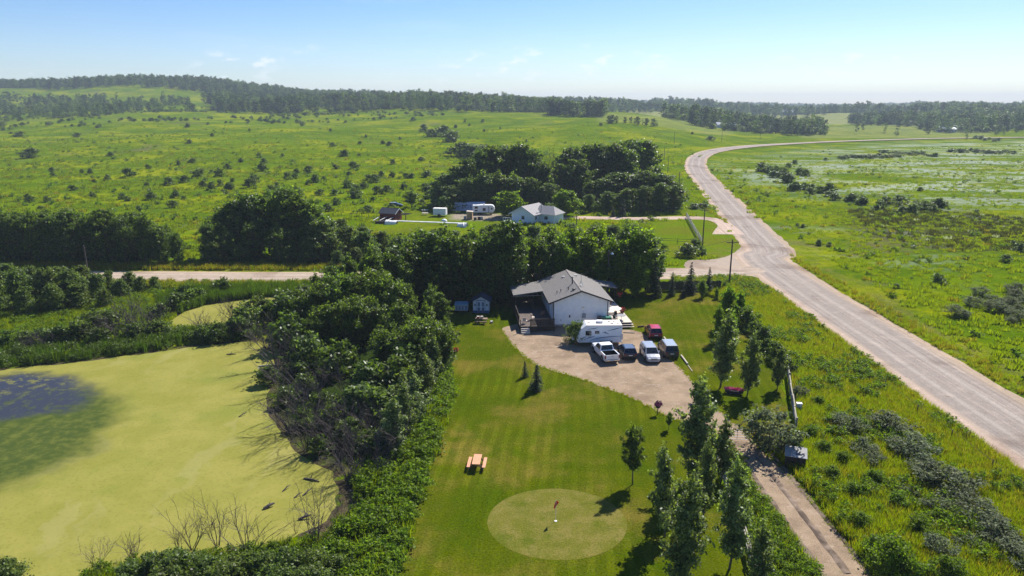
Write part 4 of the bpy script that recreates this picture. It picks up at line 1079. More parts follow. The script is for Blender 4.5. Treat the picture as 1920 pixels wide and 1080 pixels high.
# cross wing
w = MB(); w.prism([(3.2, .2), (8.2, .2), (8.2, 2.65), (5.7, 2.65), (3.2, 2.65)], 3.5, 8.6, 'XZ'); w.obj('wing_wall', mat('cool_white_siding', (.76, .77, .78)), nh)
MB().add([(2.6, 3.0, 2.62), (8.7, 3.0, 2.62), (8.7, 9.1, 2.62), (2.6, 9.1, 2.62), (2.0, 6.0, 4.6), (6.6, 6.0, 4.6)], [(0, 1, 5, 4), (1, 2, 5), (2, 3, 4, 5), (3, 0, 4), (3, 2, 1, 0)]).obj('wing_roof', pale_sh, nh)
window(nh, .3, -.03, 1.7, 1.0, 1.1); window(nh, 5.6, 3.47, 1.6, 1.2, 1.0); window(nh, 3.44, 1.7, 1.6, 1.0, 1.0, 'x')
MB().lathe([(.13, 3.2), (.13, 5.2), (.18, 5.2), (.18, 5.4)], 8, (3.6, 4.2, 0)).obj('chimney', metal_grey, nh)
dkk = MB().box(-4.6, 1.0, -2.6, -.06, .0, .7).obj('porch_deck', far_white, nh)
for k in range(8): MB().box(-4.6 + k * .8 - .05, -4.6 + k * .8 + .05, -2.6, -2.5, .705, 1.7).obj('rail_post', far_white, dkk)
MB().box(-4.6, 1.05, -2.6, -2.5, 1.705, 1.78).obj('rail', far_white, dkk)
# shipping container, fifth wheel, cargo trailer
x, y = gp(877, 397)
ct = thing('shipping_container', 'pale blue shipping container with dark letters behind the white camper', 'container', on(x, y + 2), 0)
cb = mat('lifted_blue', (.33, .43, .64), (.40, .50, .68), 1.2, .6)  # blue lightened to make up for the grove's shade on it
mb = MB(); mb.box(-5.2, 5.2, -1.15, 1.2, .15, 2.7)
mb.obj('body', cb, ct)
for k in range(40): MB().box(-5.1 + k * .26, -5.1 + k * .26 + .12, -1.20, -1.152, .3, 2.6).obj('rib', cb, ct)
for x_ in (-5.2, 5.2): MB().box(x_ - .08, x_ + .08, -1.22, 1.24, .1, 2.78).obj('corner_post', cb, ct)
lm = mat('navy_letters', (.03, .05, .16), None, 6)
for i, ch in enumerate('COS'):
    cu = bpy.data.curves.new('letter', 'FONT'); cu.body = ch; cu.size = 1.35; cu.extrude = .01; cu.align_x = 'CENTER'
    ob = bpy.data.objects.new('tmp', cu); COL.objects.link(ob)
    dg = bpy.context.evaluated_depsgraph_get(); me = bpy.data.meshes.new_from_object(ob.evaluated_get(dg)); bpy.data.objects.remove(ob)
    me.materials.clear(); me.materials.append(lm)
    link('letter', me, ct, (-1.4 + i * 1.15, -1.215, .95), (R(90), 0, 0))
x, y = gp(905, 402)
fw = thing('fifth_wheel_camper', 'white fifth wheel camper parked in front of the blue container', 'camper', on(x, y + .5), 0)
MB().prism([(-4.2, .7), (4.4, .7), (5.2, 1.5), (5.0, 2.4), (4.3, 3.0), (-4.2, 3.0)], -1.2, 1.2, 'XZ').obj('body', mat('camper_white', (.82, .83, .84)), fw, bevel=.05)
MB().box(-1.2, 3.9, -1.0, 1.0, 3.003, 3.09).obj('roof_rack', far_white, fw)
MB().box(.2, 1.0, -.4, .4, 3.095, 3.3).obj('air_conditioner', far_white, fw, bevel=.04)
for x_, z_, w_, h_ in ((-2.7, 2.3, 1.3, .7), (-2.7, 1.35, 1.2, .4), (.7, 1.7, 1.2, .9), (3.9, 1.9, .5, .5)):
    f = MB().box(x_ - w_ / 2, x_ + w_ / 2, -1.24, -1.19, z_ - h_ / 2, z_ + h_ / 2).obj('window', trim_dark, fw); MB().box(x_ - w_ / 2 + .06, x_ + w_ / 2 - .06, -1.255, -1.242, z_ - h_ / 2 + .06, z_ + h_ / 2 - .06).obj('pane', glass_dark, f)
MB().box(2.3, 2.9, -1.23, -1.19, .8, 2.6).obj('door', mat('pale_door', (.5, .5, .52)), fw)
for x_ in (-1.6, -.7): MB().lathe([(.1, -.1), (.38, -.1), (.4, 0), (.38, .1), (.1, .1)], 14, (x_, -1.1, .4), 'Y').obj('wheel', rubber, fw)
for x_ in (-3.8, 3.9): MB().tube([(x_, -.8, 0), (x_, -.8, .7)], .06).obj('support', metal_grey, fw)
fw.scale = (.70, .9, .93)
x, y = gp(825, 406)
cg = thing('cargo_trailer', 'plain white enclosed cargo trailer alone on the farmyard grass', 'trailer', on(x, y + .8), R(-8))
MB().box(-1.9, 1.9, -1.0, 1.0, .45, 2.35).obj('body', mat('camper_white', (.82, .83, .84)), cg, bevel=.05)
MB().box(-1.93, 1.93, -1.03, 1.03, 2.353, 2.40).obj('roof', mat('cargo_roof', (.8, .76, .7)), cg)
for s in (-1.02, 1.02):
    MB().lathe([(.1, -.1), (.33, -.1), (.35, 0), (.33, .1), (.1, .1)], 14, (-.2, s, .35), 'Y').obj('wheel', rubber, cg); MB().box(-.62, .22, min(s, s * 1.06), max(s, s * 1.06), .6, .76).obj('fender', trim_dark, cg)
MB().tube([(1.9, 0, .5), (3.0, 0, .45)], .06).obj('tongue', trim_dark, cg)
x, y = gp(881, 411)
pv = thing('tan_shed', 'narrow tan outhouse standing in front of the white fifth wheel camper', 'outhouse', on(x, y), R(-6))
MB().box(-.8, .8, -.7, .7, 0, 2.1).obj('wall', mat('tan_boards', (.48, .30, .17), (.42, .26, .15), 3), pv)
MB().prism([(-.95, 2.11), (.95, 2.11), (.9, 2.3), (-.9, 2.42)], -.85, .85, 'XZ').obj('roof', mat('pale_roof', (.62, .52, .42)), pv)
MB().box(.05, .65, -.74, -.705, .1, 1.8).obj('door', mat('tan_door', (.36, .22, .13)), pv)
for k, (px0, py0, lab) in enumerate(((872, 411, 'grey drum left of the tan outhouse'), (891, 413, 'dark wheel rim right beside the tan outhouse'), (898, 412, 'rusty barrel between the tan outhouse and the grass'), (903, 412, 'pale drum farthest right of the tan outhouse'))):
    x, y = gp(px0, py0); o = thing('drum', lab, 'drum', on(x, y))
    c_ = [(.35, .34, .33), (.05, .045, .04), (.20, .10, .06), (.45, .40, .36)][k]
    MB().lathe([(.4, 0), (.42, .3), (.4, .6), (.42, .9)], 12).obj('drum_body', mat(f'drum_{"abcd"[k]}', c_), o); MB().lathe([(.36, .9), (.36, .92)], 12).obj('lid', metal_grey, o)
# red shed with lean-to and pale poles
x, y = gp(738, 412)
br = thing('red_shed', 'dark roofed red shed at the farmyard corner near the white plastic tunnel', 'shed', on(x, y), R(-24))
redw = mat('barn_red', (.20, .025, .022), (.14, .02, .018), 3, .8)
w = MB(); w.prism([(-1.7, 0), (1.7, 0), (1.7, 2.1), (0, 3.2), (-1.7, 2.1)], 0, 5.2, 'YZ'); wl = w.obj('wall', redw, br, loc=(-3.5, 0, 0))
for s in (-1, 1):
    c = [(-3.8, 0, 3.35), (-3.8, s * 2.1, 1.98), (2.0, s * 2.1, 1.98), (2.0, 0, 3.35)]
    o_ = MB().quad(*(c if s < 0 else c[::-1])).obj('roof', mat('dark_shed_roof', (.055, .06, .075), (.04, .044, .055), 3, .7), br); o_.modifiers.new('t', 'SOLIDIFY').thickness = -.08
    MB().bar((2.03, 0, 3.3), (2.03, s * 2.1, 1.93), .05, .16).obj('barge_board', far_white, br)
MB().box(1.68, 1.74, -.5, .5, .05, 1.9).obj('door', mat('barn_door', (.26, .035, .03)), br)
for k in range(5): MB().bar((2.4 + k * .55, -1.2, 1.75), (2.6 + k * .55, 2.2, 1.85), .14, .14).obj('lean_to_beam', wood_dark, br)
for k in (0, 4): MB().box(2.4 + k * .6 - .08, 2.4 + k * .6 + .08, -1.2, -1.04, 0, 1.68).obj('lean_to_post', wood_dark, br)
for k, (a, b_) in enumerate((((700, 418), (722, 408)), ((712, 418), (732, 411)), ((722, 420), (746, 411)))):
    a_, c_ = gp(*a), gp(*b_); za = hz(*a_) + .7; 
    o = MB().bar(Vector((0, 0, 0)), Vector((c_[0] - a_[0], c_[1] - a_[1], .5)), .22, .12).obj('pale_beam', mat('pale_beam', (.55, .53, .5)), loc=(*a_, za))
    tag(o, ['pale beam stacked lowest beside the red shed, farthest from its door', 'middle one of the pale beams stacked beside the red shed', 'pale beam nearest the red shed door'][k], 'beam', 'pale beams stacked beside the red shed')
for k in range(3):
    a_ = gp(704 + k * 10, 420); MB_ = MB().box(-1.6, 1.6, -.5, .5, 0, .66)
    o = tag(MB_.obj('timber_trestle', wood_dark, loc=(a_[0] + 1.4, a_[1] + 1.2, hz(*a_)), rot=(0, 0, R(20))), ['dark timber trestle below the end of the pale beams', 'dark timber trestle under the middle of the pale beams', 'dark timber trestle next to the red shed wall'][k], 'trestle', 'trestles under the pale beams')
# long white plastic tunnel collapsed to a band, with hoops
A0, A1 = gp(738, 419), gp(873, 424)
tn = thing('plastic_tunnel', 'long low white plastic garden tunnel along the farmyard edge', 'garden tunnel', on(*A0), math.atan2(A1[1] - A0[1], A1[0] - A0[0]))
Lt = math.hypot(A1[0] - A0[0], A1[1] - A0[1]); plast = mat('white_plastic', (.80, .78, .74), (.72, .70, .66), 1.5, .5)
mb = MB(); n = 40
for i in range(n):
    x0, x1 = Lt * i / n, Lt * (i + 1) / n; w0, w1 = (.20 + .07 * math.sin(i * 1.3) + .05 * math.sin(i * 3.1)), (.20 + .07 * math.sin((i + 1) * 1.3) + .05 * math.sin((i + 1) * 3.1))
    mb.quad((x0, -w0 * .8, .78), (x1, -w1 * .8, .78), (x1, .22, .88), (x0, .22, .88)); mb.quad((x0, -w0, .62), (x1, -w1, .62), (x1, -w1 * .8, .78), (x0, -w0 * .8, .78))
mb.obj('sheet', plast, tn)
for (xa, sgn) in ((-1.2, 1), (Lt + .4, -1)):
    mb = MB()
    for i in range(8):
        a0, a1 = math.pi * i / 8, math.pi * (i + 1) / 8
        mb.quad((xa, -3.4 + .2, 0), (xa + sgn * .8 * math.sin(a0), -1.6 - 1.8 * math.cos(a0), 1.5 * math.sin(a0)), (xa + sgn * .8 * math.sin(a1), -1.6 - 1.8 * math.cos(a1), 1.5 * math.sin(a1)))
        mb.quad((xa - sgn * .5, -1.6 - 1.8 * math.cos(a0), 1.5 * math.sin(a0)), (xa - sgn * .5, -1.6 - 1.8 * math.cos(a1), 1.5 * math.sin(a1)), (xa + sgn * 3, -1.6 - 1.8 * math.cos(a1) * .6 + .9, 1.0 * math.sin(a1)), (xa + sgn * 3, -1.6 - 1.8 * math.cos(a0) * .6 + .9, 1.0 * math.sin(a0)))
    eo = mb.obj('end_panel', plast, tn); eo.scale = (.8, .75, .8)
    eo.location.x = xa * .2
x, y = gp(833, 420)
o = thing('water_tank', 'small round white tank behind the white plastic tunnel', 'tank', on(x, y), 0)
MB().lathe([(.55, .25), (.75, .4), (.82, .75), (.75, 1.1), (.5, 1.32), (.12, 1.42)], 18).obj('tank_body', plast, o, True); MB().box(-.5, .5, -.4, .4, 0, .25).obj('stand', wood_dark, o)
x, y = gp(797, 403)
picnic_table('pale picnic table on the neighbour grass left of the cargo trailer', x, y, R(80), mat('bleached_wood', (.6, .52, .45)), 1.8).location.z = hz(x, y)
x, y = gp(797, 397)
o = thing('garden_bench', 'pale low bench behind the neighbour picnic table', 'bench', on(x, y), 0)
MB().box(-1.0, 1.0, -.3, .3, .5, .6).obj('seat', far_white, o)
for x_ in (-.8, .8): MB().box(x_ - .08, x_ + .08, -.25, .25, 0, .5).obj('leg', wood_dark, o)
cx_, cy_ = gp(741, 388)
v = vehicle('old_car', 'dark car parked in the tall grass above the red shed roof', 'car', (cx_ - 2, cy_), R(88), 4.4, 1.8, 1.5, paint('navy_paint', (.022, .026, .042)), paint('silver_roof_sky_sheen', (.4, .42, .45), .2), 'suv')  # same roof colour with painted sky reflection
v.location.z = hz(cx_, cy_)

# ------------------------------------------------------------------ farms far off
def farm(name, lab, px0, py0, w_, d_, h_, wallm, roofm, rz=0, cat='house'):
    x, y = gp(px0, py0); o = thing(name, lab, cat, on(x, y), rz)
    MB().box(-w_ / 2, w_ / 2, -d_ / 2, d_ / 2, -1, h_).obj('wall', wallm, o)
    MB().prism([(-d_ / 2 - .5, h_ - .1), (d_ / 2 + .5, h_ - .1), (0, h_ + d_ * .28)], -w_ / 2 - .5, w_ / 2 + .5, 'YZ').obj('roof', roofm, o)
    for k in range(2): window(o, -w_ / 4 + k * w_ / 2, -d_ / 2 - .03, h_ * .55, 1.4, 1.2)
    MB().box(-.5, .5, -d_ / 2 - .06, -d_ / 2 - .01, 0, 2).obj('door', trim_dark, o)
bl = mat('pale_metal_roof', (.34, .37, .42), (.28, .31, .36), 1, .7, .1)
farm('far_farmhouse', 'far house with silver roof among trees before the road bend', 1360, 240, 22, 10, 4, far_white, bl)
farm('far_shed', 'tiny white shed right of the far silver roofed house', 1396, 245, 5, 4, 2.5, far_white, far_white, 0, 'shed')
farm('far_barn', 'large blue grey barn on the pale far field', 1478, 216, 30, 16, 7, mat('barn_bluegrey', (.25, .32, .42)), bl, 0, 'barn')
farm('far_house', 'white far house right of the blue grey barn', 1504, 215, 14, 9, 5, far_white, bl)
for k, (a, b_, w_) in enumerate(((1768, 247, 12), (1783, 248, 9), (1790, 244, 13), (1705, 235, 9))):
    farm('far_house', ['white far farmhouse left in the hamlet beyond the road', 'low pale far house in front of the hamlet beyond the road', 'pale roofed far house at the back of the hamlet', 'single white far house on the slope left of the hamlet'][k], a, b_, w_, 8, 4, far_white, [bl, far_white, bl, far_white][k], R(20 * k))
# ------------------------------------------------------------------ foliage materials
def leafmat(name, c1, c2, trans=.25, rough=.45, spec=.4, tcol=None, var=1.1, patch=0):
    m, t, o = newmat(name)
    oi = nd(t, 'ShaderNodeObjectInfo').outputs['Random']; isl = nd(t, 'ShaderNodeNewGeometry').outputs['Random Per Island']
    f = math_(t, 'ADD', math_(t, 'MULTIPLY', oi, .55), math_(t, 'MULTIPLY', isl, .5), True)
    c = mix(t, c1, c2, f)
    if patch:
        pl = noise(t, nd(t, 'ShaderNodeObjectInfo').outputs['Location'], patch, 3, .6)
        c = mix(t, mix(t, c, (.62, .66, .75), 1, 'MULTIPLY'), mix(t, c, (1.5, 1.4, 1.15), 1, 'MULTIPLY'), ramp(t, pl, .38, .64))
    hs = nd(t, 'ShaderNodeHueSaturation', {'Hue': math_(t, 'ADD', .485, math_(t, 'MULTIPLY', oi, .03)), 'Saturation': 1.0, 'Value': math_(t, 'ADD', 1 - var * .5, math_(t, 'MULTIPLY', isl, var)), 'Color': c}).outputs[0]  # wide value spread paints bright speckle and dark gaps into the leaves
    b = nd(t, 'ShaderNodeBsdfPrincipled', {'Base Color': hs, 'Roughness': rough, 'Specular IOR Level': spec})
    tr = nd(t, 'ShaderNodeBsdfTranslucent', {0: mix(t, hs, tcol or (1.5, 1.6, .6), 1.0, 'MULTIPLY')})
    mx = nd(t, 'ShaderNodeMixShader', {0: trans, 1: b, 2: tr})
    t.links.new(mx.outputs[0], o.inputs[0])
    return m
L_POP = leafmat('poplar_leaves', (.068, .116, .010), (.140, .188, .028), .53, .45, .3)
L_POPY = leafmat('silvery_poplar_leaves', (.095, .140, .030), (.185, .220, .080), .48, .45, .35)
L_DARK = leafmat('dark_leaves', (.058, .100, .011), (.115, .158, .028), .52, .45, .3)
L_BRIGHT = leafmat('bright_leaves', (.095, .165, .006), (.150, .215, .012), .60, .45, .2)
L_SHRUB = leafmat('shrub_leaves', (.056, .098, .010), (.105, .145, .022), .42, .45, .3)
L_SILV = leafmat('silver_leaves', (.098, .125, .055), (.170, .195, .105), .46, .6, .15, (1.2, 1.2, .9))
L_WILL = leafmat('willow_leaves', (.075, .115, .018), (.125, .165, .040), .46, .45, .25)
L_FAR = leafmat('wood_leaves', (.030, .060, .012), (.056, .090, .020), .30, .6, .1, patch=.014)
L_SPR = leafmat('spruce_needles', (.020, .042, .014), (.036, .064, .024), .15, .6, .2)
L_GRASS = leafmat('grass_blades', (.130, .190, .002), (.225, .250, .003), .5, .6, .1, None, .4)
L_DRY = leafmat('dry_grass_blades', (.200, .185, .008), (.275, .225, .025), .45, .6, .1)
L_WEED = leafmat('weed_leaves', (.085, .155, .005), (.145, .205, .010), .48, .55, .18)
L_REED = leafmat('reed_blades', (.045, .092, .006), (.095, .145, .012), .42, .55, .15)
L_OLIVE = leafmat('sedge_blades', (.060, .066, .018), (.10, .10, .03), .3, .6, .1)
L_COTTON = leafmat('pale_seed_heads', (.40, .43, .36), (.55, .56, .48), .3, .8, .1)
BARK = mat('grey_bark', (.16, .145, .12), (.07, .062, .052), 8, .9, .2)
TWIG = mat('shade_dimmed_dead_twigs', (.075, .060, .056), (.125, .105, .098), 9, .9, .1)  # twig colour darkened in place of the grove's shade

# ------------------------------------------------------------------ foliage shapes
def leaf_quads(P, N, s, g, asp=.62):
    n = len(P)
    t1 = g.normal(size=(n, 3)); t1 -= N * (t1 * N).sum(1, keepdims=True); t1 /= np.linalg.norm(t1, axis=1, keepdims=True) + 1e-9
    t2 = np.cross(N, t1); s = s[:, None]
    V = np.stack([P + t1 * s, P + t2 * s * asp, P - t1 * s, P - t2 * s * asp], 1).reshape(-1, 3)
    return V, np.arange(n * 4).reshape(-1, 4)

def crown(seed, H, z0, Rr, prof, ncl, crad, nl, leaf, flat=.8, shell=.5):
    g = np.random.default_rng(seed)
    C = []
    lob = g.uniform(0, 6.28, 3)
    while len(C) < ncl:
        t_ = g.uniform() ** .85; a = g.uniform(0, 6.28)
        rr = Rr * prof(t_) * max(.35, 1 + .20 * math.sin(2 * a + lob[0] + 2 * t_) + .17 * math.sin(3 * a + lob[1] + 5 * t_) + .20 * math.sin(9 * t_ + lob[2] + a))
        r = rr * (1 - (1 - g.uniform() ** shell) * .85)
        C.append((r * math.cos(a), r * math.sin(a), z0 + (H - z0) * t_))
    C = np.array(C); P = []; N = []
    for c in C:
        k = max(4, int(nl * g.uniform(.5, 1.4))); rad = crad * g.uniform(.6, 1.3)
        d = g.normal(size=(k, 3)); d /= np.linalg.norm(d, axis=1, keepdims=True)
        q = d * (rad * g.uniform(size=(k, 1)) ** (1 / 1.8)); q[:, 2] *= flat * .8
        ax = np.array([c[0], c[1], .55 * Rr]) + g.normal(size=3) * .35 * Rr; ax /= np.linalg.norm(ax) + 1e-9
        q = q + ax * (q @ ax)[:, None] * .9                      # a spray drawn out along its twig
        P.append(c + q); nn = d * .35 + np.array([0, 0, .55]) + g.normal(size=(k, 3)) * .55
        N.append(nn / np.linalg.norm(nn, axis=1, keepdims=True))
    k = int(len(C) * nl * .12); zz = g.uniform(0, 1, k); an = g.uniform(0, 6.28, k); rr = Rr * 1.08 * np.array([prof(z_) for z_ in zz]) * g.uniform(0, 1, k) ** .45
    P.append(np.stack([rr * np.cos(an), rr * np.sin(an), z0 + (H - z0) * zz], 1)); nn = np.array([0, 0, .5]) + g.normal(size=(k, 3)) * .6; N.append(nn / np.linalg.norm(nn, axis=1, keepdims=True))
    P = np.concatenate(P); N = np.concatenate(N); P[:, 2] = np.maximum(P[:, 2], .05)
    V, F = leaf_quads(P, N, leaf * g.uniform(.6, 1.3, len(P)), g)
    return V, F, C

def limbs(seed, C, H, z0, tr, n, lean=.0):
    """a tapered trunk with limbs that reach for some of the leaf clumps"""
    q = random.Random(seed); mb = MB()
    pts = [Vector((lean * math.sin(i * .9 + seed) * .25, lean * math.cos(i * 1.1 + seed) * .25, H * .93 * i / 7)) for i in range(8)]
    mb.tube(pts, [tr * (1 - .88 * i / 7) for i in range(8)], 7)
    idx = q.sample(range(len(C)), min(n, len(C)))
    for i in idx:
        c = Vector(C[i]); zz = max(z0 * .6, c.z - math.hypot(c.x, c.y) * .9); k = min(max(zz / (H * .93) * 7, 0), 6.9)
        a = pts[int(k)].lerp(pts[int(k) + 1], k - int(k)); mid = a.lerp(c, .5) + Vector((0, 0, .12 * (c - a).length * -.5))
        r0 = tr * (1 - .88 * k / 7) * .55
        mb.tube([a, mid, c], [r0, r0 * .6, r0 * .2], 5, False)
    return mb

def branchy(seed, H, z0, Rr, prof, nb, lf, per, leaf, rise=.9, puff=.30):
    """a crown grown branch by branch: leaves sit in puffs strung along rising limbs"""
    g = np.random.default_rng(seed); P = []; N = []; tips = []
    for i in range(nb):
        t_ = (i + g.uniform()) / nb; a = i * 2.4 + g.normal() * .5; z = z0 + (H - z0) * t_ * .86
        L = Rr * prof(t_) * g.uniform(.55, 1.25)
        d = np.array([math.cos(a), math.sin(a), rise * g.uniform(.6, 1.3)]); n_ = max(2, int(round(lf * L / Rr + .5)))
        for k in range(n_):
            s = (k + .7) / n_; c = np.array([0, 0, z]) + d * L * s + g.normal(size=3) * .10 * Rr
            c[2] = min(c[2], H)
            m_ = max(6, int(per * g.uniform(.6, 1.4))); r_ = puff * Rr * g.uniform(.6, 1.25) * (1.05 - .25 * s)
            q = g.normal(size=(m_, 3)) * r_ * .52; q[:, 2] *= .85
            P.append(c + q); nn = np.array([0, 0, .55]) + d * .25 + g.normal(size=(m_, 3)) * .6; N.append(nn / np.linalg.norm(nn, axis=1, keepdims=True))
            if k == n_ - 1: tips.append(c)
    m_ = per * 3; c = np.array([0, 0, H * .96]); P.append(c + g.normal(size=(m_, 3)) * np.array([.12, .12, .07 * H / Rr]) * Rr); nn = np.array([0, 0, .4]) + g.normal(size=(m_, 3)); N.append(nn / np.linalg.norm(nn, axis=1, keepdims=True))
    P = np.concatenate(P); N = np.concatenate(N); P[:, 2] = np.maximum(P[:, 2], .1)
    V, F = leaf_quads(P, N, leaf * g.uniform(.6, 1.35, len(P)), g)
    return V, F, np.array(tips)

P_OVAL = lambda t_: max(.12, math.sin(math.pi * (t_ * .74 + .14)) ** .75)
P_TALL = lambda t_: max(.10, math.sin(math.pi * (t_ * .72 + .18)) ** .9 * (1 - .30 * t_))
P_DOME = lambda t_: max(.15, math.cos(t_ * 1.45) ** .55)
PROTO = {}
def protob(kind, n, H, z0, Rr, prof, nb, lf, per, leaf, lm, tr, rise=.9, puff=.30):
    out = []
    for i in range(n):
        seed = sum(map(ord, kind)) * 10 + i
        V, F, C = branchy(seed, H, z0, Rr, prof, nb, lf, per, leaf, rise, puff)
        out.append((limbs(seed, C, H, z0, tr, len(C), .5).mesh('trunk', BARK, True), meshnp('crown', V, F, lm), H, Rr))
    PROTO[kind] = out
def proto(kind, n, H, z0, Rr, prof, ncl, crad, nl, leaf, lm, tr, nlimb, shell=.5):
    out = []
    for i in range(n):
        seed = sum(map(ord, kind)) * 10 + i
        V, F, C = crown(seed, H, z0, Rr, prof, ncl, crad, nl, leaf, .8, shell)
        out.append((limbs(seed, C, H, z0, tr, nlimb, .5).mesh('trunk', BARK, True), meshnp('crown', V, F, lm), H, Rr))
    PROTO[kind] = out
P_YOUNG = lambda t_: max(.42, (1 - t_ ** 2.2) ** .5 * (.55 + .40 * math.sin(math.pi * min(1, t_ * 1.05 + .1))))
protob('young', 6, 8, .7, 1.75, P_YOUNG, 36, 4.2, 62, .135, L_POPY, .12, 1.0, .27)
protob('small', 2, 5.6, 1.4, 1.25, P_OVAL, 30, 3.6, 60, .11, L_POP, .09, .7, .30)
protob('poplar', 6, 10, 1.2, 2.9, P_TALL, 46, 4.6, 62, .20, L_POP, .2, .9, .24)
protob('bright', 5, 9, .8, 2.6, P_TALL, 42, 4.4, 56, .19, L_BRIGHT, .16, .95, .25)
proto('dark', 6, 10, .8, 2.8, P_OVAL, 150, .66, 60, .21, L_DARK, .2, 40, .7)
protob('big', 7, 9, .8, 3.6, P_OVAL, 60, 5.0, 62, .19, L_POP, .2, .7, .22)
proto('willow', 5, 6, .2, 2.6, P_DOME, 130, .55, 56, .18, L_WILL, .12, 30, .7)
proto('grove', 6, 16, 1.0, 4.4, P_OVAL, 170, 1.0, 50, .36, L_DARK, .28, 24, .7)
proto('round', 2, 9, 1.2, 4.3, P_OVAL, 170, .85, 52, .32, L_BRIGHT, .25, 24)

def shrubmesh(name, seed, H, Rr, ncl, crad, nl, leaf, lm, prof=P_DOME):
    V, F, C = crown(seed, H, .15, Rr, prof, ncl, crad, nl, leaf)
    me = meshnp(name, V, F, lm)
    st_ = limbs(seed, C, H * .6, .05, .05, 10).mesh('stem', BARK)
    return me, st_
SHRUB = [shrubmesh('shrub', 300 + i, 3, 1.75, 30, .55, 55, .20, L_SHRUB) for i in range(5)]
SHRUBG = [shrubmesh('shrub', 320 + i, 3, 1.75, 30, .55, 55, .20, L_WILL) for i in range(4)]
SILV = [shrubmesh('silver_shrub', 340 + i, 1.9, 1.25, 34, .36, 70, .085, L_SILV, P_OVAL) for i in range(4)]
NEARB = [shrubmesh('bush', 360 + i, 2.4, 1.7, 60, .42, 90, .095, L_WILL) for i in range(3)]
WEEDB = [shrubmesh('bush', 370 + i, 2.0, 1.5, 60, .36, 90, .085, L_WEED) for i in range(3)]

def spruce(seed, H, Rr):
    g = np.random.default_rng(seed); P = []; N = []; z = .25
    while z < H * .97:
        r = Rr * (1 - z / H) ** .85 + .05; nb = int(5 + 7 * (1 - z / H))
        for k in range(nb):
            a = g.uniform(0, 6.28); rr = r * g.uniform(.75, 1.12)
            m_ = max(4, int(rr / .09))
            s_ = np.linspace(.12, 1, m_); px = np.stack([np.cos(a) * rr * s_, np.sin(a) * rr * s_, z - .28 * rr * s_ ** 1.5 + g.normal(size=m_) * .03], 1)
            w_ = (1 - s_ * .6)[:, None] * .22 * rr; side = np.array([-math.sin(a), math.cos(a), 0])
            for _ in range(3):
                P.append(px + side * w_ * g.uniform(-1, 1, (m_, 1)) + g.normal(size=(m_, 3)) * .02)
                nn = np.array([0, 0, 1.]) + g.normal(size=(m_, 3)) * .45; N.append(nn / np.linalg.norm(nn, axis=1, keepdims=True))
        z += .05 * H * g.uniform(.7, 1.2) * .9
    P = np.concatenate(P); N = np.concatenate(N)
    V, F = leaf_quads(P, N, np.full(len(P), H * .016 + .03) * g.uniform(.7, 1.3, len(P)), g, .4)
    tr = MB().tube([(0, 0, 0), (0, 0, H * .98)], [H * .018 + .03, .01], 6).mesh('trunk', BARK)
    return tr, meshnp('crown', V, F, L_SPR), H, Rr
PROTO['spruce'] = [spruce(400 + i, 7, 1.75) for i in range(3)]
PROTO['sprucelet'] = [spruce(410 + i, 2.8, .85) for i in range(2)]

def dead(seed, H, spread, nst, thin=1.0):
    q = random.Random(seed); mb = MB()
    def grow(p, d, L, r, lv):
        pts = [p]; dd = d.copy()
        for i in range(3):
            dd = (dd + Vector((q.gauss(0, .16), q.gauss(0, .16), q.gauss(.03, .10)))).normalized(); pts.append(pts[-1] + dd * L / 3)
        mb.tube(pts, [r, r * .8, r * .55, r * .25], 3, False)
        if lv:
            for _ in range(q.randint(3, 5)):
                k = q.uniform(.25, 1) * 3; i = min(int(k), 2); b = pts[i].lerp(pts[i + 1], k - i)
                d2 = (dd + Vector((q.gauss(0, .55), q.gauss(0, .55), q.gauss(.1, .35)))).normalized()
                grow(b, d2, L * q.uniform(.35, .6), r * .5, lv - 1)
    for _ in range(nst):
        a = q.uniform(0, 6.28); d = Vector((math.cos(a) * spread * q.uniform(.2, 1), math.sin(a) * spread * q.uniform(.2, 1), 1)).normalized()
        grow(Vector((math.cos(a) * .12, math.sin(a) * .12, 0)), d, H * q.uniform(.6, .95), .032 * thin, 2)
    return mb.mesh('dead_shrub', TWIG)
DEAD = [dead(500 + i, 3, .95, 13) for i in range(4)]
BARE = [dead(520 + i, 3, .42, 9, .8) for i in range(3)]

# ------------------------------------------------------------------ planting
def plant(kind, X, Y, H, w=1.0, name='poplar_tree', label=None, cat='tree', group=None, z=None):
    v_ = rnd.choice(PROTO[kind]); s = H / v_[2]
    o = thing(name, label, cat, (X, Y, hz(X, Y) if z is None else z), rnd.uniform(0, 6.28), group)
    k = w * rnd.uniform(.85, 1.18); o.scale = (s * k, s * k * rnd.uniform(.9, 1.1), s)
    o.rotation_euler.x = rnd.gauss(0, .035); o.rotation_euler.y = rnd.gauss(0, .035)
    link('trunk', v_[0], o); link('crown', v_[1], o)
    return o
def seen(kind, px, Y, top, w=1.0, **k):
    """a tree whose crown shows at column px, at distance Y, with its top at row top"""
    X, zt = ctop(px, top, Y); return plant(kind, X, Y, max(1.2, zt - hz(X, Y)), w, **k)
def based(kind, px, py, top, w=1.0, **k):
    X, Y = gp(px, py); zt = ctop(px, top, Y)[1]; return plant(kind, X, Y, max(.8, zt - hz(X, Y)), w, **k)
def bush(pool, px, py, hpx, w=1.0, name='shrub', label=None, cat='shrub', group=None):
    X, Y = gp(px, py); Hs = hpx * Y / FPX / math.cos(PITCH); me, st_ = rnd.choice(pool)
    ref = max(me.vertices[i].co.z for i in range(0, len(me.vertices), 7))
    o = link(name, me, None, (X, Y, hz(X, Y) - .05), (0, 0, rnd.uniform(0, 6.28))); s = Hs / ref; o.scale = (s * w, s * w, s)
    link('stem', st_, o)
    return tag(o, label, cat, group)
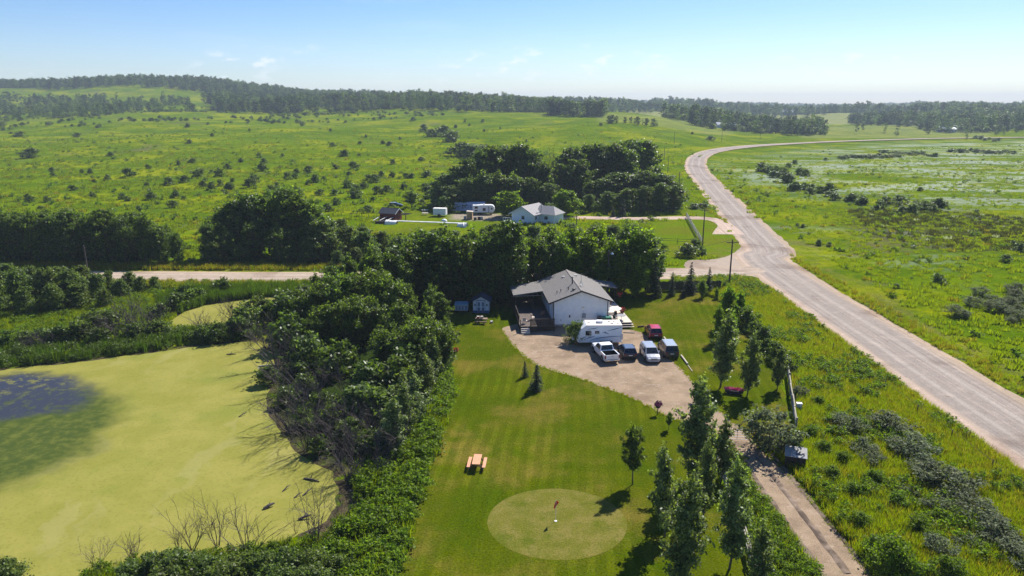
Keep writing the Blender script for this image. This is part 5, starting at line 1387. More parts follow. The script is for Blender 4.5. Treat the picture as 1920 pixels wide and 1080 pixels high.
def twig(pool, px, py, top, w=1.0, name='dead_shrub', label=None, group=None):
    X, Y = gp(px, py); zt = ctop(px, top, Y)[1]; s = max(.25, (zt - hz(X, Y)) / 3.1)
    o = link(name, rnd.choice(pool), None, (X, Y, 0), (0, 0, rnd.uniform(0, 6.28)), (s * w, s * w, s))
    return tag(o, label, 'dead shrub', group)

# poplars and small trees of the garden
G1 = 'poplars along the driveway and log fence'
based('young', 1306, 905, 716, .85, label='tallest silvery poplar left of the driveway, just before the gates', group=G1)
based('young', 1352, 905, 790, .85, label='lower poplar right beside the tallest one, leaning over the pipe gate', group=G1)
based('young', 1320, 968, 835, .75, label='poplar between the tallest poplar and the log fence', group=G1)
based('young', 1418, 1120, 985, .8, label='small poplar right of the log fence at the lower edge', group=G1)
based('young', 1245, 1005, 850, .85, label='dark leafy poplar left of the log fence, its shadow touching the putting green', group=G1)
based('young', 1272, 1105, 905, .85, label='nearest silvery poplar at the lower edge beyond the putting green', group=G1)
based('young', 1368, 1068, 872, .8, label='slim poplar standing on the log fence below the gate', group=G1)
based('young', 1349, 727, 590, .9, label='full round poplar on the side lawn above the boat planter', group=G1)
based('young', 1402, 743, 630, .72, label='slim poplar just right of the boat planter', group=G1)
based('young', 1456, 730, 652, .75, label='thin poplar against the upper end of the pale log fence', group=G1)
based('small', 1188, 908, 804, .9, name='lawn_tree', label='small dark round tree alone on the lawn above the putting green')
based('small', 1253, 805, 774, .8, name='lawn_tree', label='tiny sapling on the lawn between the driveway and the round tree')
bush(SILV, 1440, 845, 95, .9, 'silver_bush', 'tall grey green bush growing through the dark pipe gate', 'bush')
bush(SHRUB, 1487, 845, 48, .8, 'round_shrub', 'small dark shrub just above the timber waste box', 'shrub')
for px, py, top, lab in ((1362, 612, 538, 'bright green tree at the top corner of the side lawn, below the junction pole'), (1385, 600, 548, 'bright green tree behind the corner of the overgrown rail fence'), (1345, 640, 575, 'bright green tree on the side lawn above the full round poplar'), (1372, 645, 590, 'lowest bright green tree of the clump along the side lawn')):
    based('bright', px, py, top, .72, name='bright_tree', label=lab)
bush(NEARB, 1082, 643, 46, .9, 'corner_bush', 'green bush between the bungalow corner and the camper nose', 'bush')
hd_ = [bush(SHRUB, 1392 + i * 9.2, 606 + i * 10.5, 34 + 8 * math.sin(i * 2.1), .8, 'hedge_shrub', None, 'shrub', 'dark shrubs along the overgrown rail fence') for i in range(10)]
label_rows(hd_, 'dark shrub on the overgrown rail fence of the side lawn', [(1e9, '')], 'the junction end', key=lambda o: -o.location.y)
for k, (px, py, top) in enumerate(((1005, 731, 683), (984, 707, 676))):
    based('sprucelet', px, py, top, .95, name='young_spruce', label=['taller small spruce on the lawn below the gravel yard', 'smaller spruce on the lawn nearer the gravel yard edge'][k])
for px, Y, top, lab in ((1232, 117.5, 478, 'dark tall spruce at the corner of the poplar row behind the canopy'), (1262, 118.5, 508, 'low spruce in front of the dark board fence, nearest the poplar row'), (1297, 120, 490, 'tallest spruce before the dark board fence'), (1331, 120, 500, 'slim spruce at the road end of the dark board fence'), (1282, 117, 535, 'small spruce on the lawn before the dark board fence')):
    seen('spruce', px, Y, top, .85, name='spruce_tree', label=lab, cat='spruce')
for k, (px, Y, top) in enumerate(((1318, 117, 525), (1345, 116.5, 540))):
    seen('bright', px, Y, top, .9, name='bright_tree', label=['light green young tree between the two tallest spruces at the back lawn', 'light green young tree at the end of the dark board fence'][k])

# row behind the bungalow
g = 'trees in the row behind the bungalow'
rowA = []
for px, Y, top, kd in ((760, 116, 455, 'poplar'), (785, 120, 438, 'poplar'), (812, 118, 440, 'dark'), (838, 122, 428, 'poplar'), (862, 117, 445, 'dark'), (888, 121, 436, 'poplar'), (912, 118, 445, 'dark'), (938, 122, 424, 'dark'), (958, 119, 418, 'dark'), (985, 123, 440, 'poplar'), (1008, 119, 448, 'dark'), (1032, 122, 436, 'poplar'), (1058, 119, 445, 'bright'), (1080, 123, 430, 'bright'), (1105, 120, 440, 'bright'), (1128, 123, 432, 'bright'), (1152, 119, 452, 'bright'), (1176, 122, 425, 'poplar'), (1198, 119, 432, 'bright'), (1220, 121, 438, 'poplar')):
    rowA.append(seen(kd, px, Y - (4.5 if px < 975 else 0), top, 1.0, group=g))
label_rows(rowA, 'tall tree in the row between bungalow and side road', [(1e9, '')], 'the pond side')
rowB = []
for px, Y, top, kd in ((775, 111, 505, 'dark'), (810, 111, 515, 'dark'), (845, 112, 505, 'dark'), (880, 113, 505, 'dark'), (920, 113, 500, 'dark'), (950, 113.5, 505, 'dark'), (1125, 117, 490, 'bright'), (1160, 117, 482, 'bright'), (1192, 116.5, 490, 'bright')):
    rowB.append(seen(kd, px, Y, top, .95, name='low_tree', group='lower trees in front of the tall row'))
label_rows(rowB, 'lower tree against the tall row behind shed and bungalow', [(1e9, '')], 'the pond side')

# grove beside the pond
gv = []
for Y, lst in ((110, ((590, 515), (625, 500), (655, 480), (690, 470), (725, 478), (760, 490), (800, 500))),
               (101, ((560, 560), (600, 535), (640, 520), (680, 512), (720, 522), (765, 535), (805, 540), (832, 560))),
               (92, ((575, 600), (615, 575), (660, 562), (705, 566), (755, 570), (800, 572), (836, 598))),
               (84, ((735, 622), (785, 604), (822, 612)))):
    for px, top in lst: gv.append(seen(['big', 'big', 'poplar', 'big', 'willow', 'dark'][rnd.randrange(6)], px + rnd.uniform(-8, 8), Y + rnd.uniform(-2, 2), top, .95, name='grove_tree', group='trees of the grove beside the pond'))
label_rows(gv, 'grove tree beside the duckweed pond', [(88, 'nearest row'), (96.5, 'second row'), (105.5, 'third row'), (1e9, 'farthest row')], 'the pond side')
gs = []
for px, py, top in ((815, 712, 635), (818, 685, 620), (798, 760, 665), (785, 800, 705), (760, 830, 725), (775, 770, 690), (738, 855, 752), (808, 735, 680), (755, 790, 700)):
    gs.append(based('young', px, py, top, 1.1, name='edge_poplar', group='silvery poplars on the lawn edge of the grove'))
label_rows(gs, 'silvery young poplar where the pond grove meets the mown lawn', [(1e9, '')], 'the camera side', key=lambda o: o.location.y)
dw = []
for px, py, top, w_ in ((500, 655, 585, 1), (520, 690, 600, 1.1), (545, 700, 640, 1), (530, 735, 660, 1), (555, 770, 695, 1.1), (545, 810, 720, 1.1), (585, 800, 715, 1.1), (575, 845, 760, 1), (610, 840, 760, 1.1), (640, 860, 780, 1.1), (660, 800, 725, 1.1), (655, 905, 825, 1.1), (690, 895, 815, 1.1), (715, 870, 775, 1.1), (670, 850, 770, 1), (480, 640, 590, .9), (650, 740, 680, 1), (700, 820, 745, 1), (600, 740, 670, 1)):
    dw.append(twig(DEAD, px, py, py - (py - top) * .92, w_ * .95, group='leafless shrubs between grove and pond'))
label_rows(dw, 'leafless shrub at the grove foot', [(64, 'nearest row'), (72, 'second row'), (82, 'third row'), (1e9, 'farthest row')], 'the pond side')
un = []
for px, py, h_ in ((575, 800, 42), (620, 800, 48), (600, 850, 40), (655, 830, 55), (690, 850, 55), (715, 860, 60), (535, 760, 40), (505, 720, 40), (610, 770, 45), (570, 740, 45), (680, 780, 70), (720, 790, 70), (740, 740, 80), (690, 740, 70), (640, 700, 70), (580, 690, 70), (545, 650, 70), (760, 720, 80), (540, 610, 60), (570, 590, 60)):
    un.append(bush([SHRUB, SHRUB, SHRUBG][rnd.randrange(3)], px, py, h_, 1.1, 'undergrowth_shrub', None, 'shrub', 'shrubs under the grove'))
label_rows(un, 'green shrub under the pond grove', [(72, 'nearest row'), (82, 'second row'), (1e9, 'farthest row')], 'the pond side')
bs = []
for px, py, top, w_ in ((408, 1024, 938, .9), (465, 1045, 955, 1.3), (592, 1022, 925, 1.1), (556, 1000, 962, .8), (362, 1030, 962, 1.3), (250, 1055, 1000, 1.4), (185, 1068, 1010, 1.0), (640, 985, 920, 1.0), (335, 1035, 985, 1.0)):
    bs.append(twig(BARE, px, py, top, w_, 'bare_willow', group='bare willows standing in the pond edge'))
label_rows(bs, 'bare willow stems standing in the near pond edge', [(1e9, '')], 'the far side')
nb = []
for px, py, h_ in ((15, 1105, 75), (250, 1110, 75), (300, 1095, 80), (345, 1105, 95), (395, 1095, 70), (440, 1105, 80), (490, 1100, 85), (540, 1095, 85), (585, 1090, 75), (625, 1085, 60), (420, 1125, 90), (320, 1130, 90), (520, 1130, 90), (590, 1125, 90)):
    nb.append(bush(NEARB, px, py, h_, 1.0, 'bank_bush', None, 'bush', 'green bushes on the near bank'))
label_rows(nb, 'leafy bush on the near pond bank', [(42.2, 'nearest row'), (1e9, 'row by the water')], 'the far side')

# shrubs on the spit between the ponds, and by the side road
sp = []
for px, py, h_, pl in ((10, 655, 40, 0), (45, 652, 38, 1), (80, 650, 40, 0), (115, 645, 42, 0), (150, 642, 45, 1), (170, 632, 55, 1), (200, 625, 52, 1), (190, 650, 40, 0), (300, 598, 34, 0), (330, 585, 40, 0), (350, 572, 42, 0), (372, 566, 30, 1), (465, 622, 55, 1), (450, 632, 45, 0), (480, 600, 50, 1), (410, 640, 40, 0), (380, 640, 34, 1), (300, 635, 38, 1), (415, 552, 34, 1), (530, 590, 50, 1), (505, 610, 45, 0), (255, 640, 40, 1)):
    sp.append(bush(SHRUBG if pl else SHRUB, px, py, h_, 1.05, 'spit_shrub', None, 'shrub', 'shrubs on the spit between the two ponds'))
label_rows(sp, 'green shrub between the two ponds', [(93, 'row along the large pond'), (102, 'middle row'), (1e9, 'row by the small pond')], 'the far side')
ds = []
for px, py, top in ((225, 640, 580), (250, 618, 556), (275, 622, 565), (260, 640, 590), (90, 655, 612), (430, 636, 585), (60, 665, 628), (440, 605, 560), (385, 625, 580), (300, 612, 570)):
    ds.append(twig(DEAD, px, py, top, 1.1, group='leafless shrubs on the spit'))
label_rows(ds, 'leafless grey shrub between the two ponds', [(1e9, '')], 'the far side')
lw = []
for px, Y, top in ((-25, 112, 505), (5, 118, 498), (30, 111, 510), (55, 119, 500), (80, 112, 505), (105, 120, 502), (130, 113, 508), (150, 121, 500), (175, 115, 515), (200, 122, 510), (222, 117, 525), (-10, 107, 530), (40, 106.5, 540), (95, 108, 535), (145, 110, 535), (240, 121, 512), (262, 120, 520), (288, 121.5, 520), (190, 110, 545)):
    lw.append(seen('willow', px, Y, top, .95, name='willow', group='willows between side road and ponds'))
label_rows(lw, 'willow before the side road', [(110.5, 'nearest row'), (116.5, 'middle row'), (1e9, 'row along the road')], 'the far side')

# beyond the side road
lh = []
for i in range(23):
    px = -45 + i * 17; top = 402 + 7 * math.sin(i * 1.7) + (max(0, i - 16) ** 1.5) * 2.6
    lh.append(seen('dark' if i % 3 else 'poplar', px, 144 + 3 * (i % 2), top, .9, name='hedge_tree', group='trees of the long dark hedge beyond the side road'))
for i in range(13): lh.append(seen('dark', -30 + i * 28, 152, 405 + 5 * math.sin(i * 2.3) + max(0, i - 10) * 9, .95, name='hedge_tree', group='trees of the long dark hedge beyond the side road'))
label_rows(lh, 'dark tree of the long hedge', [(149.5, 'front row'), (1e9, 'back row')], 'the far side')
lc = []
for px, Y, top, kd in ((385, 146, 420, 'dark'), (408, 150, 398, 'poplar'), (435, 152, 380, 'dark'), (465, 153, 366, 'dark'), (497, 154, 362, 'poplar'), (530, 153, 357, 'dark'), (560, 152, 366, 'poplar'), (588, 150, 385, 'poplar'), (604, 147, 415, 'willow'), (425, 146, 432, 'poplar'), (470, 147, 420, 'dark'), (515, 146, 425, 'poplar'), (555, 147, 430, 'dark'), (400, 143.5, 455, 'willow'), (450, 143.5, 462, 'willow'), (540, 143, 462, 'willow'), (580, 144, 450, 'willow')):
    lc.append(seen(kd, px, Y, top, 1.1, name='clump_tree', group='trees of the round clump beyond the side road'))
label_rows(lc, 'dark tree of the round clump', [(145.5, 'front row'), (148.5, 'middle row'), (1e9, 'back row')], 'the long hedge')
br_ = []
for px, Y, top, kd in ((618, 145, 445, 'willow'), (650, 150, 428, 'willow'), (685, 147, 436, 'willow'), (715, 152, 436, 'willow'), (745, 146, 446, 'willow'), (632, 141.5, 470, 'willow'), (668, 142, 465, 'willow'), (702, 142.5, 462, 'willow'), (735, 142, 465, 'willow'), (780, 150, 440, 'willow'), (815, 156, 432, 'willow'), (850, 158, 434, 'willow'), (885, 160, 436, 'willow'), (790, 165, 432, 'willow'), (920, 155, 436, 'willow'), (865, 148, 446, 'willow'), (680, 166, 425, 'willow'), (905, 172, 428, 'willow'), (950, 150, 432, 'willow'), (1000, 160, 424, 'willow'), (1035, 165, 424, 'willow'), (1075, 165, 420, 'willow'), (1115, 158, 425, 'willow'), (1150, 160, 424, 'willow'), (1185, 158, 422, 'willow'), (640, 172, 412, 'willow')):
    br_.append(seen(kd, px, Y, top, 1.15, name='roadside_willow', group='low willows between side road and farmyard'))
label_rows(br_, 'low willow before the farmyard', [(148.5, 'front row'), (157, 'middle row'), (1e9, 'back row')], 'the round clump')
bush(SHRUB, 1288, 481, 26, 1.3, 'lawn_shrub', 'wide dark shrub on the neighbour lawn edge beside the side road', 'shrub'); bush(SHRUB, 1316, 478, 18, 1.0, 'lawn_shrub', 'smaller shrub right of the wide one on the neighbour lawn edge', 'shrub'); bush(SHRUBG, 1304, 463, 18, 1.0, 'lawn_shrub', 'pale shrub at the foot of the grey rail fence', 'shrub'); bush(SHRUB, 1302, 391, 10, 2.2, 'lawn_shrub', 'low wide shrubs on the strip above the neighbour driveway', 'shrub'); bush(SHRUB, 1318, 390, 10, 2.0, 'lawn_shrub', 'low shrub on the strip above the neighbour driveway, nearer the county road', 'shrub')

# neighbour's grove
ng = []
for px, Y, top in ((820, 225, 352), (838, 228, 330), (858, 230, 312), (880, 232, 298), (902, 236, 285), (925, 238, 278), (950, 240, 275), (975, 238, 272), (995, 236, 282), (1018, 232, 305), (845, 221, 350), (875, 222, 335), (905, 223, 325), (935, 224, 325), (965, 224, 328), (995, 224, 335), (1030, 224, 345),
                   (1055, 246, 292), (1075, 248, 278), (1100, 250, 273), (1125, 250, 271), (1150, 250, 272), (1172, 248, 280), (1190, 262, 264), (1210, 262, 266), (1062, 236, 310), (1090, 238, 300),
                   (1110, 228, 340), (1135, 226, 335), (1160, 228, 325), (1185, 228, 328), (1210, 228, 322), (1235, 227, 326), (1258, 226, 332), (1272, 223, 350), (1105, 216, 365), (1140, 216, 360), (1175, 215, 355), (1210, 215, 350), (1240, 216, 345), (1265, 217, 350)):
    ng.append(seen('grove' if Y > 229 else ['dark', 'willow', 'poplar', 'dark'][rnd.randrange(4)], px, Y, top, .95 if Y > 229 else 1.3, name='shelterbelt_tree', group='trees of the neighbour shelterbelt'))
label_rows(ng, 'dark shelterbelt tree', [(220, 'front row'), (229, 'second row'), (243, 'third row'), (1e9, 'back row')], 'the blue container side')
seen('round', 955, 207, 361, 1.0, name='lawn_tree', label='round bright green tree left of the farmhouse roof'); seen('round', 1062, 209, 360, 1.0, name='lawn_tree', label='round bright green tree right of the farmhouse roof')
seen('willow', 1030, 204, 382, 1.1, name='lawn_tree', label='grey green tree against the right wall of the farmhouse'); seen('spruce', 1168, 208, 372, 1, name='spruce_tree', label='narrow dark spruce before the shelterbelt near the neighbour driveway', cat='spruce'); seen('spruce', 1150, 207, 385, 1, name='spruce_tree', label='shorter dark spruce left of the narrow one before the shelterbelt', cat='spruce')
based('small', 772, 390, 359, 1.7, name='lawn_tree', label='dense dark oval tree alone above the farmyard grass')
for k in range(3): twig(DEAD, 1028 + k * 9, 380, 285 + k * 5, .55, 'bare_tree', ['tallest bare grey tree in the gap of the shelterbelt', 'bare grey tree second in the gap of the shelterbelt', 'bare grey tree nearest the taller mass in the shelterbelt gap'][k])

# ------------------------------------------------------------------ meadow shrubs
MS = [(58, 296, 18, 1.6), (207, 293, 9, 1.2), (242, 333, 18, 1), (317, 347, 16, 1.2), (347, 342, 14, 1.2), (372, 333, 18, 1.2), (410, 331, 16, 1.1), (278, 317, 9, 1), (335, 310, 9, 1), (170, 327, 12, 1), (154, 325, 8, 1), (100, 331, 9, 1), (202, 338, 11, 1.1), (138, 357, 10, 1.1), (57, 379, 12, 1.2), (90, 379, 12, 1.2), (76, 394, 9, 1.3), (230, 373, 12, 1.2), (240, 377, 10, 1.3), (262, 396, 12, 1), (325, 389, 14, 1.2), (345, 374, 8, 1.2), (275, 349, 8, 1.2), (382, 352, 14, 1.1), (398, 356, 16, 1), (413, 349, 14, 1.1), (436, 341, 8, 1), (470, 352, 18, 1.2), (480, 339, 12, 1.2), (430, 356, 14, 1.4), (495, 306, 10, 1.3), (452, 304, 8, 1.2), (485, 295, 9, 1), (530, 293, 6, 1.2), (540, 337, 16, 1.1), (553, 335, 12, 1), (592, 342, 16, 1.2), (578, 346, 10, 1), (630, 317, 10, 1.2), (600, 366, 12, 1.2), (628, 366, 12, 1.1), (560, 368, 16, 1.2), (520, 352, 12, 1), (510, 362, 16, 1.2), (145, 257, 8, 1.6), (37, 256, 10, 1.8), (183, 240, 5, 1.4), (352, 239, 8, 1.1), (356, 269, 8, 1.2), (390, 234, 5, 1.2), (567, 236, 6, 1.2), (620, 246, 5, 1.2), (830, 255, 20, 1.5), (846, 266, 22, 1.5), (808, 256, 14, 1.3), (795, 247, 14, 1.2), (865, 293, 26, 1.5), (885, 297, 26, 1.5), (905, 295, 24, 1.4), (647, 293, 13, 1.3), (673, 294, 7, 1), (686, 258, 6, 1), (718, 271, 8, 1), (730, 274, 9, 1.2), (675, 271, 7, 1.2), (737, 308, 10, 1.1), (790, 302, 8, 1.7), (750, 262, 6, 1), (668, 359, 14, 1.1), (665, 371, 20, 1.2), (682, 354, 14, 1), (708, 364, 16, 1.1), (726, 362, 16, 1.2), (692, 340, 14, 1.5), (704, 342, 16, 1.2), (715, 332, 12, 1), (735, 333, 12, 1.1), (762, 334, 10, 1.3), (772, 334, 10, 1.2), (800, 332, 14, 1.6), (800, 358, 15, 1.7), (758, 356, 12, 1.1), (830, 334, 10, 1), (775, 227, 8, 1.4), (905, 229, 6, 1.2), (872, 229, 6, 1), (854, 240, 7, 1), (880, 236, 5, 1), (908, 247, 5, 1), (987, 266, 6, 1), (938, 242, 4, 1), (1127, 236, 6, 1.1), (1146, 232, 8, 1.3), (1332, 263, 9, 1.6), (1298, 252, 5, 1), (835, 398, 30, 1.3), (820, 392, 22, 1.3), (805, 372, 16, 1.2), (790, 384, 12, 1.2), (735, 390, 8, 2), (690, 398, 14, 1.4), (650, 400, 14, 1.4), (630, 384, 14, 1.2), (615, 396, 16, 1.2), (700, 378, 10, 1)]
q = random.Random(21)
for _ in range(22):
    px, py = q.uniform(0, 800), 225 + 175 * q.uniform(0, 1) ** .8
    if 350 < px < 620 and py > 360: continue
    if px < 350 and py > 392: continue
    MS.append((px, py, (3 + 7 * q.uniform(0, 1) ** 1.6) * (.5 + (py - 220) / 170), q.uniform(.9, 1.5)))
for _ in range(15): MS.append((q.gauss(560, 110), q.gauss(345, 18), q.uniform(7, 16), q.uniform(.9, 1.3)))
ms = []
for px, py, h_, w_ in MS:
    if py < 400 and not (350 < px < 610 and py > 372): ms.append(bush(SHRUB if q.random() < .72 else SHRUBG, px, py, h_, w_, 'meadow_shrub', None, 'shrub', 'scattered shrubs on the green meadow'))
def msize(o):
    d = o.scale.z * 3
    return ('tiny' if d < 1.5 else 'small' if d < 2.6 else 'medium' if d < 4.2 else 'large') + ' round meadow shrub'
label_rows(ms, msize, [(195, 'nearest band'), (225, 'second band'), (255, 'third band'), (290, 'fourth band'), (330, 'fifth band'), (390, 'sixth band'), (500, 'seventh band'), (1e9, 'farthest band')], 'the left')

# marsh shrubs, right of the county road
q = random.Random(5); mr = []
chain = [(1428, 320), (1445, 328), (1462, 336), (1480, 345), (1495, 353), (1515, 360), (1530, 362), (1550, 366), (1570, 371), (1590, 374), (1605, 380), (1620, 380), (1640, 390), (1660, 380), (1680, 386), (1700, 396), (1720, 392), (1740, 396), (1762, 386)]
for (px, py) in chain:
    for _ in range(2): mr.append((px + q.uniform(-10, 10), py + q.uniform(-5, 5), q.uniform(11, 20), q.uniform(1.1, 1.5)))
for px, py, h_ in ((1478, 315, 10), (1500, 328, 14), (1510, 330, 13), (1490, 308, 9), (1548, 301, 6), (1885, 491, 16), (1757, 531, 20), (1912, 472, 18), (1495, 427, 10), (1505, 427, 8), (1725, 358, 8), (1535, 460, 12), (1555, 462, 9), (1680, 540, 10), (1900, 460, 10), (1830, 400, 8)): mr.append((px, py, h_, 1.2))
for a, b_, n in (((1575, 298), (1690, 294), 22), ((1650, 287), (1760, 294), 18), ((1780, 284), (1905, 288), 22), ((1830, 262), (1880, 264), 6)):
    for i in range(n): k = i / n; mr.append((a[0] + (b_[0] - a[0]) * k, a[1] + (b_[1] - a[1]) * k + q.uniform(-2, 2), q.uniform(4, 8), 1.6))
for _ in range(22): mr.append((q.uniform(1790, 1925), q.uniform(545, 612), q.uniform(14, 24), 1.3))
ms2 = []
for i, (px, py, h_, w_) in enumerate(mr):
    ms2.append(bush(SILV if py > 540 else (SHRUB if q.random() < .5 else SHRUBG), px, py, h_, w_, 'marsh_shrub', None, 'shrub', 'shrubs on the marsh beyond the county road'))
label_rows(ms2, 'grey green marsh shrub', [(130, 'nearest band'), (180, 'second band'), (240, 'third band'), (275, 'fourth band'), (330, 'fifth band'), (420, 'sixth band'), (1e9, 'farthest band')], 'the county road')
# silver shrubs between driveway and county road
sv = []
for px, py, h_, w_ in ((1575, 800, 34, 1), (1600, 815, 36, 1), (1618, 850, 40, 1), (1645, 800, 36, 1), (1672, 812, 40, 1.1), (1632, 870, 36, 1), (1690, 850, 40, 1.1), (1715, 862, 42, 1.1), (1730, 890, 44, 1.2), (1758, 905, 44, 1.1), (1785, 925, 44, 1.2), (1800, 950, 42, 1.1), (1700, 930, 34, .9), (1765, 965, 36, 1), (1840, 990, 46, 1.1), (1865, 1015, 46, 1.2), (1895, 1035, 46, 1.1), (1918, 1062, 48, 1.1), (1820, 1030, 40, 1), (1760, 1040, 46, 1), (1500, 745, 24, .9), (1480, 700, 24, .8)):
    sv.append(bush(SILV, px, py, h_ * rnd.uniform(.7, 1.1), w_ * 1.3, 'silver_shrub', None, 'shrub', 'silver leaved shrubs below the county road'))
label_rows(sv, 'silver leaved shrub in tall grass', [(58, 'nearest band'), (66, 'second band'), (1e9, 'farthest band')], 'the driveway')
gsr = []
for px, py, h_, w_ in ((1672, 1085, 120, .8), (1640, 1040, 60, .9), (1600, 930, 40, 1), (1560, 900, 40, 1), (1640, 910, 42, 1), (1680, 950, 44, 1), (1720, 1000, 50, 1), (1545, 850, 36, 1), (1580, 870, 36, .9), (1520, 820, 34, 1), (1700, 1085, 70, .9), (1780, 1090, 70, 1), (1610, 990, 46, 1), (1535, 760, 26, 1), (1560, 720, 22, 1), (1600, 760, 24, 1)):
    gsr.append(bush(WEEDB, px, py, h_ * .85, w_, 'green_shrub', None, 'shrub', 'leafy shrubs in the tall grass by the driveway'))
label_rows(gsr, 'green shrub in tall grass', [(52, 'nearest band'), (60, 'second band'), (1e9, 'farthest band')], 'the driveway')

# driftwood and stumps in the pond
for k, (px, py, L, r_, a, lab) in enumerate(((485, 688, 2.2, .16, 10, 'pale driftwood log on the pond edge below the bare shrubs'), (495, 955, .9, .16, 40, 'dark stump out in the duckweed, farthest from the bank'), (570, 898, 1.6, .10, -20, 'dark branch lying on the duckweed near the grove foot'), (655, 922, 2.6, .13, -8, 'long dark log at the muddy pond corner'), (530, 922, .9, .06, 60, 'short stick poking from the duckweed, left of its pair'), (552, 934, .8, .06, 50, 'short stick poking from the duckweed, right of its pair'), (568, 930, 1.0, .07, 55, 'forked stick in the duckweed nearest the muddy corner'), (448, 782, .9, .06, 45, 'thin stick on the duckweed left of the grove shadow'), (425, 665, 1.2, .09, 5, 'dark tussock log near the far pond bank'), (560, 975, 1.0, .12, 20, 'dark stump beside the bare willows near the mud'))):
    x, y = gp(px, py); d_ = Vector((math.cos(R(a)), math.sin(R(a)), .25 if L < 1.1 else .03)) * L
    o = MB().tube([Vector((0, 0, .02)), d_ * .5 + Vector((0, 0, .08)), d_], [r_, r_ * .8, r_ * .4], 6).tube([d_ * .4, d_ * .4 + Vector((.1, .25, .3)) * L], [r_ * .5, r_ * .2], 5).obj('driftwood', TWIG if k else log_pale, loc=(x, y, .01))
    tag(o, lab, 'driftwood')

# ------------------------------------------------------------------ uncountable growth: one object each
def scatter(name, pts, zrot, scl, pick, sources):
    col = bpy.data.collections.new(name + '_source')
    for i, me in enumerate(sources):
        o = bpy.data.objects.new(f'{name}_{"abcdefghij"[i]}', me); o['kind'] = 'stuff'; col.objects.link(o)
    n = len(pts); me = bpy.data.meshes.new(name); me.vertices.add(n); me.vertices.foreach_set('co', np.asarray(pts, np.float32).ravel())
    for nm_, ty, val in (('turn', 'FLOAT', zrot), ('size', 'FLOAT', scl), ('pick', 'INT', pick)):
        a = me.attributes.new(nm_, ty, 'POINT'); a.data.foreach_set('value', np.asarray(val, np.float32 if ty == 'FLOAT' else np.int32))
    ng_ = bpy.data.node_groups.new(name, 'GeometryNodeTree'); ng_.is_modifier = True
    ng_.interface.new_socket('Geometry', in_out='INPUT', socket_type='NodeSocketGeometry'); ng_.interface.new_socket('Geometry', in_out='OUTPUT', socket_type='NodeSocketGeometry')
    gi, go = ng_.nodes.new('NodeGroupInput'), ng_.nodes.new('NodeGroupOutput')
    def at_(nm_, ty):
        x_ = ng_.nodes.new('GeometryNodeInputNamedAttribute'); x_.data_type = ty; x_.inputs[0].default_value = nm_; return x_.outputs[0]
    ci = ng_.nodes.new('GeometryNodeCollectionInfo'); ci.inputs[0].default_value = col; ci.inputs[1].default_value = True; ci.inputs[2].default_value = True
    ip = ng_.nodes.new('GeometryNodeInstanceOnPoints'); cx = ng_.nodes.new('ShaderNodeCombineXYZ')
    l = ng_.links.new
    l(at_('turn', 'FLOAT'), cx.inputs[2]); l(gi.outputs[0], ip.inputs['Points']); l(ci.outputs[0], ip.inputs['Instance']); ip.inputs['Pick Instance'].default_value = True
    l(at_('pick', 'INT'), ip.inputs['Instance Index']); l(cx.outputs[0], ip.inputs['Rotation']); l(at_('size', 'FLOAT'), ip.inputs['Scale']); l(ip.outputs[0], go.inputs[0])
    o = link(name, me); md = o.modifiers.new('instances', 'NODES'); md.node_group = ng_
    return tag(o, kind='stuff')

def blades(seed, n, h, spread, w_, lm, bend=.35, heads=None):
    g = np.random.default_rng(seed); V = []; F = []
    for i in range(n):
        a, b_ = g.uniform(0, 6.28, 2); r = spread * math.sqrt(g.uniform()); p = np.array([r * math.cos(a), r * math.sin(a), 0]); H_ = h * g.uniform(.55, 1.15)
        s = np.array([math.cos(b_), math.sin(b_), 0]) * w_ * .5; d = np.array([math.cos(a + g.normal() * .8), math.sin(a + g.normal() * .8), 0]) * bend * H_ * g.uniform(.2, 1)
        k = len(V); V += [p - s, p + s, p + d * .35 + s * .8 + [0, 0, H_ * .6], p + d * .35 - s * .8 + [0, 0, H_ * .6], p + d + s * .15 + [0, 0, H_], p + d - s * .15 + [0, 0, H_]]
        F += [(k, k + 1, k + 2, k + 3), (k + 3, k + 2, k + 4, k + 5)]
    return meshnp('grass_tuft', V, F, lm)
def weed(seed, h, r, n, leaf, lm):
    V, F, C = crown(seed, h, .05, r, P_OVAL, 10, r * .45, n // 10, leaf); return meshnp('weed_clump', V, F, lm)
TUFT = [blades(600 + i, 34, .75, .38, .045, L_GRASS) for i in range(3)]
TUFTD = [blades(610 + i, 34, .8, .38, .045, L_DRY) for i in range(2)]
WEEDM = [weed(620 + i, .8, .42, 150, .075, L_WEED) for i in range(3)]
REEDM = [blades(630 + i, 40, 1.7, .45, .07, L_REED, .25) for i in range(3)]
TUSS = [blades(640 + i, 40, .8, .9, .16, L_GRASS, .5) for i in range(2)] + [blades(650, 40, .8, .9, .16, L_DRY, .5), weed(651, .9, .9, 130, .2, L_WEED), weed(652, 1.0, 1.0, 130, .2, L_SHRUB)]
MARSH_TUFT = [blades(660 + i, 40, .7, .9, .15, L_OLIVE, .5) for i in range(2)] + [blades(662, 40, .7, .9, .12, L_COTTON, .5)]

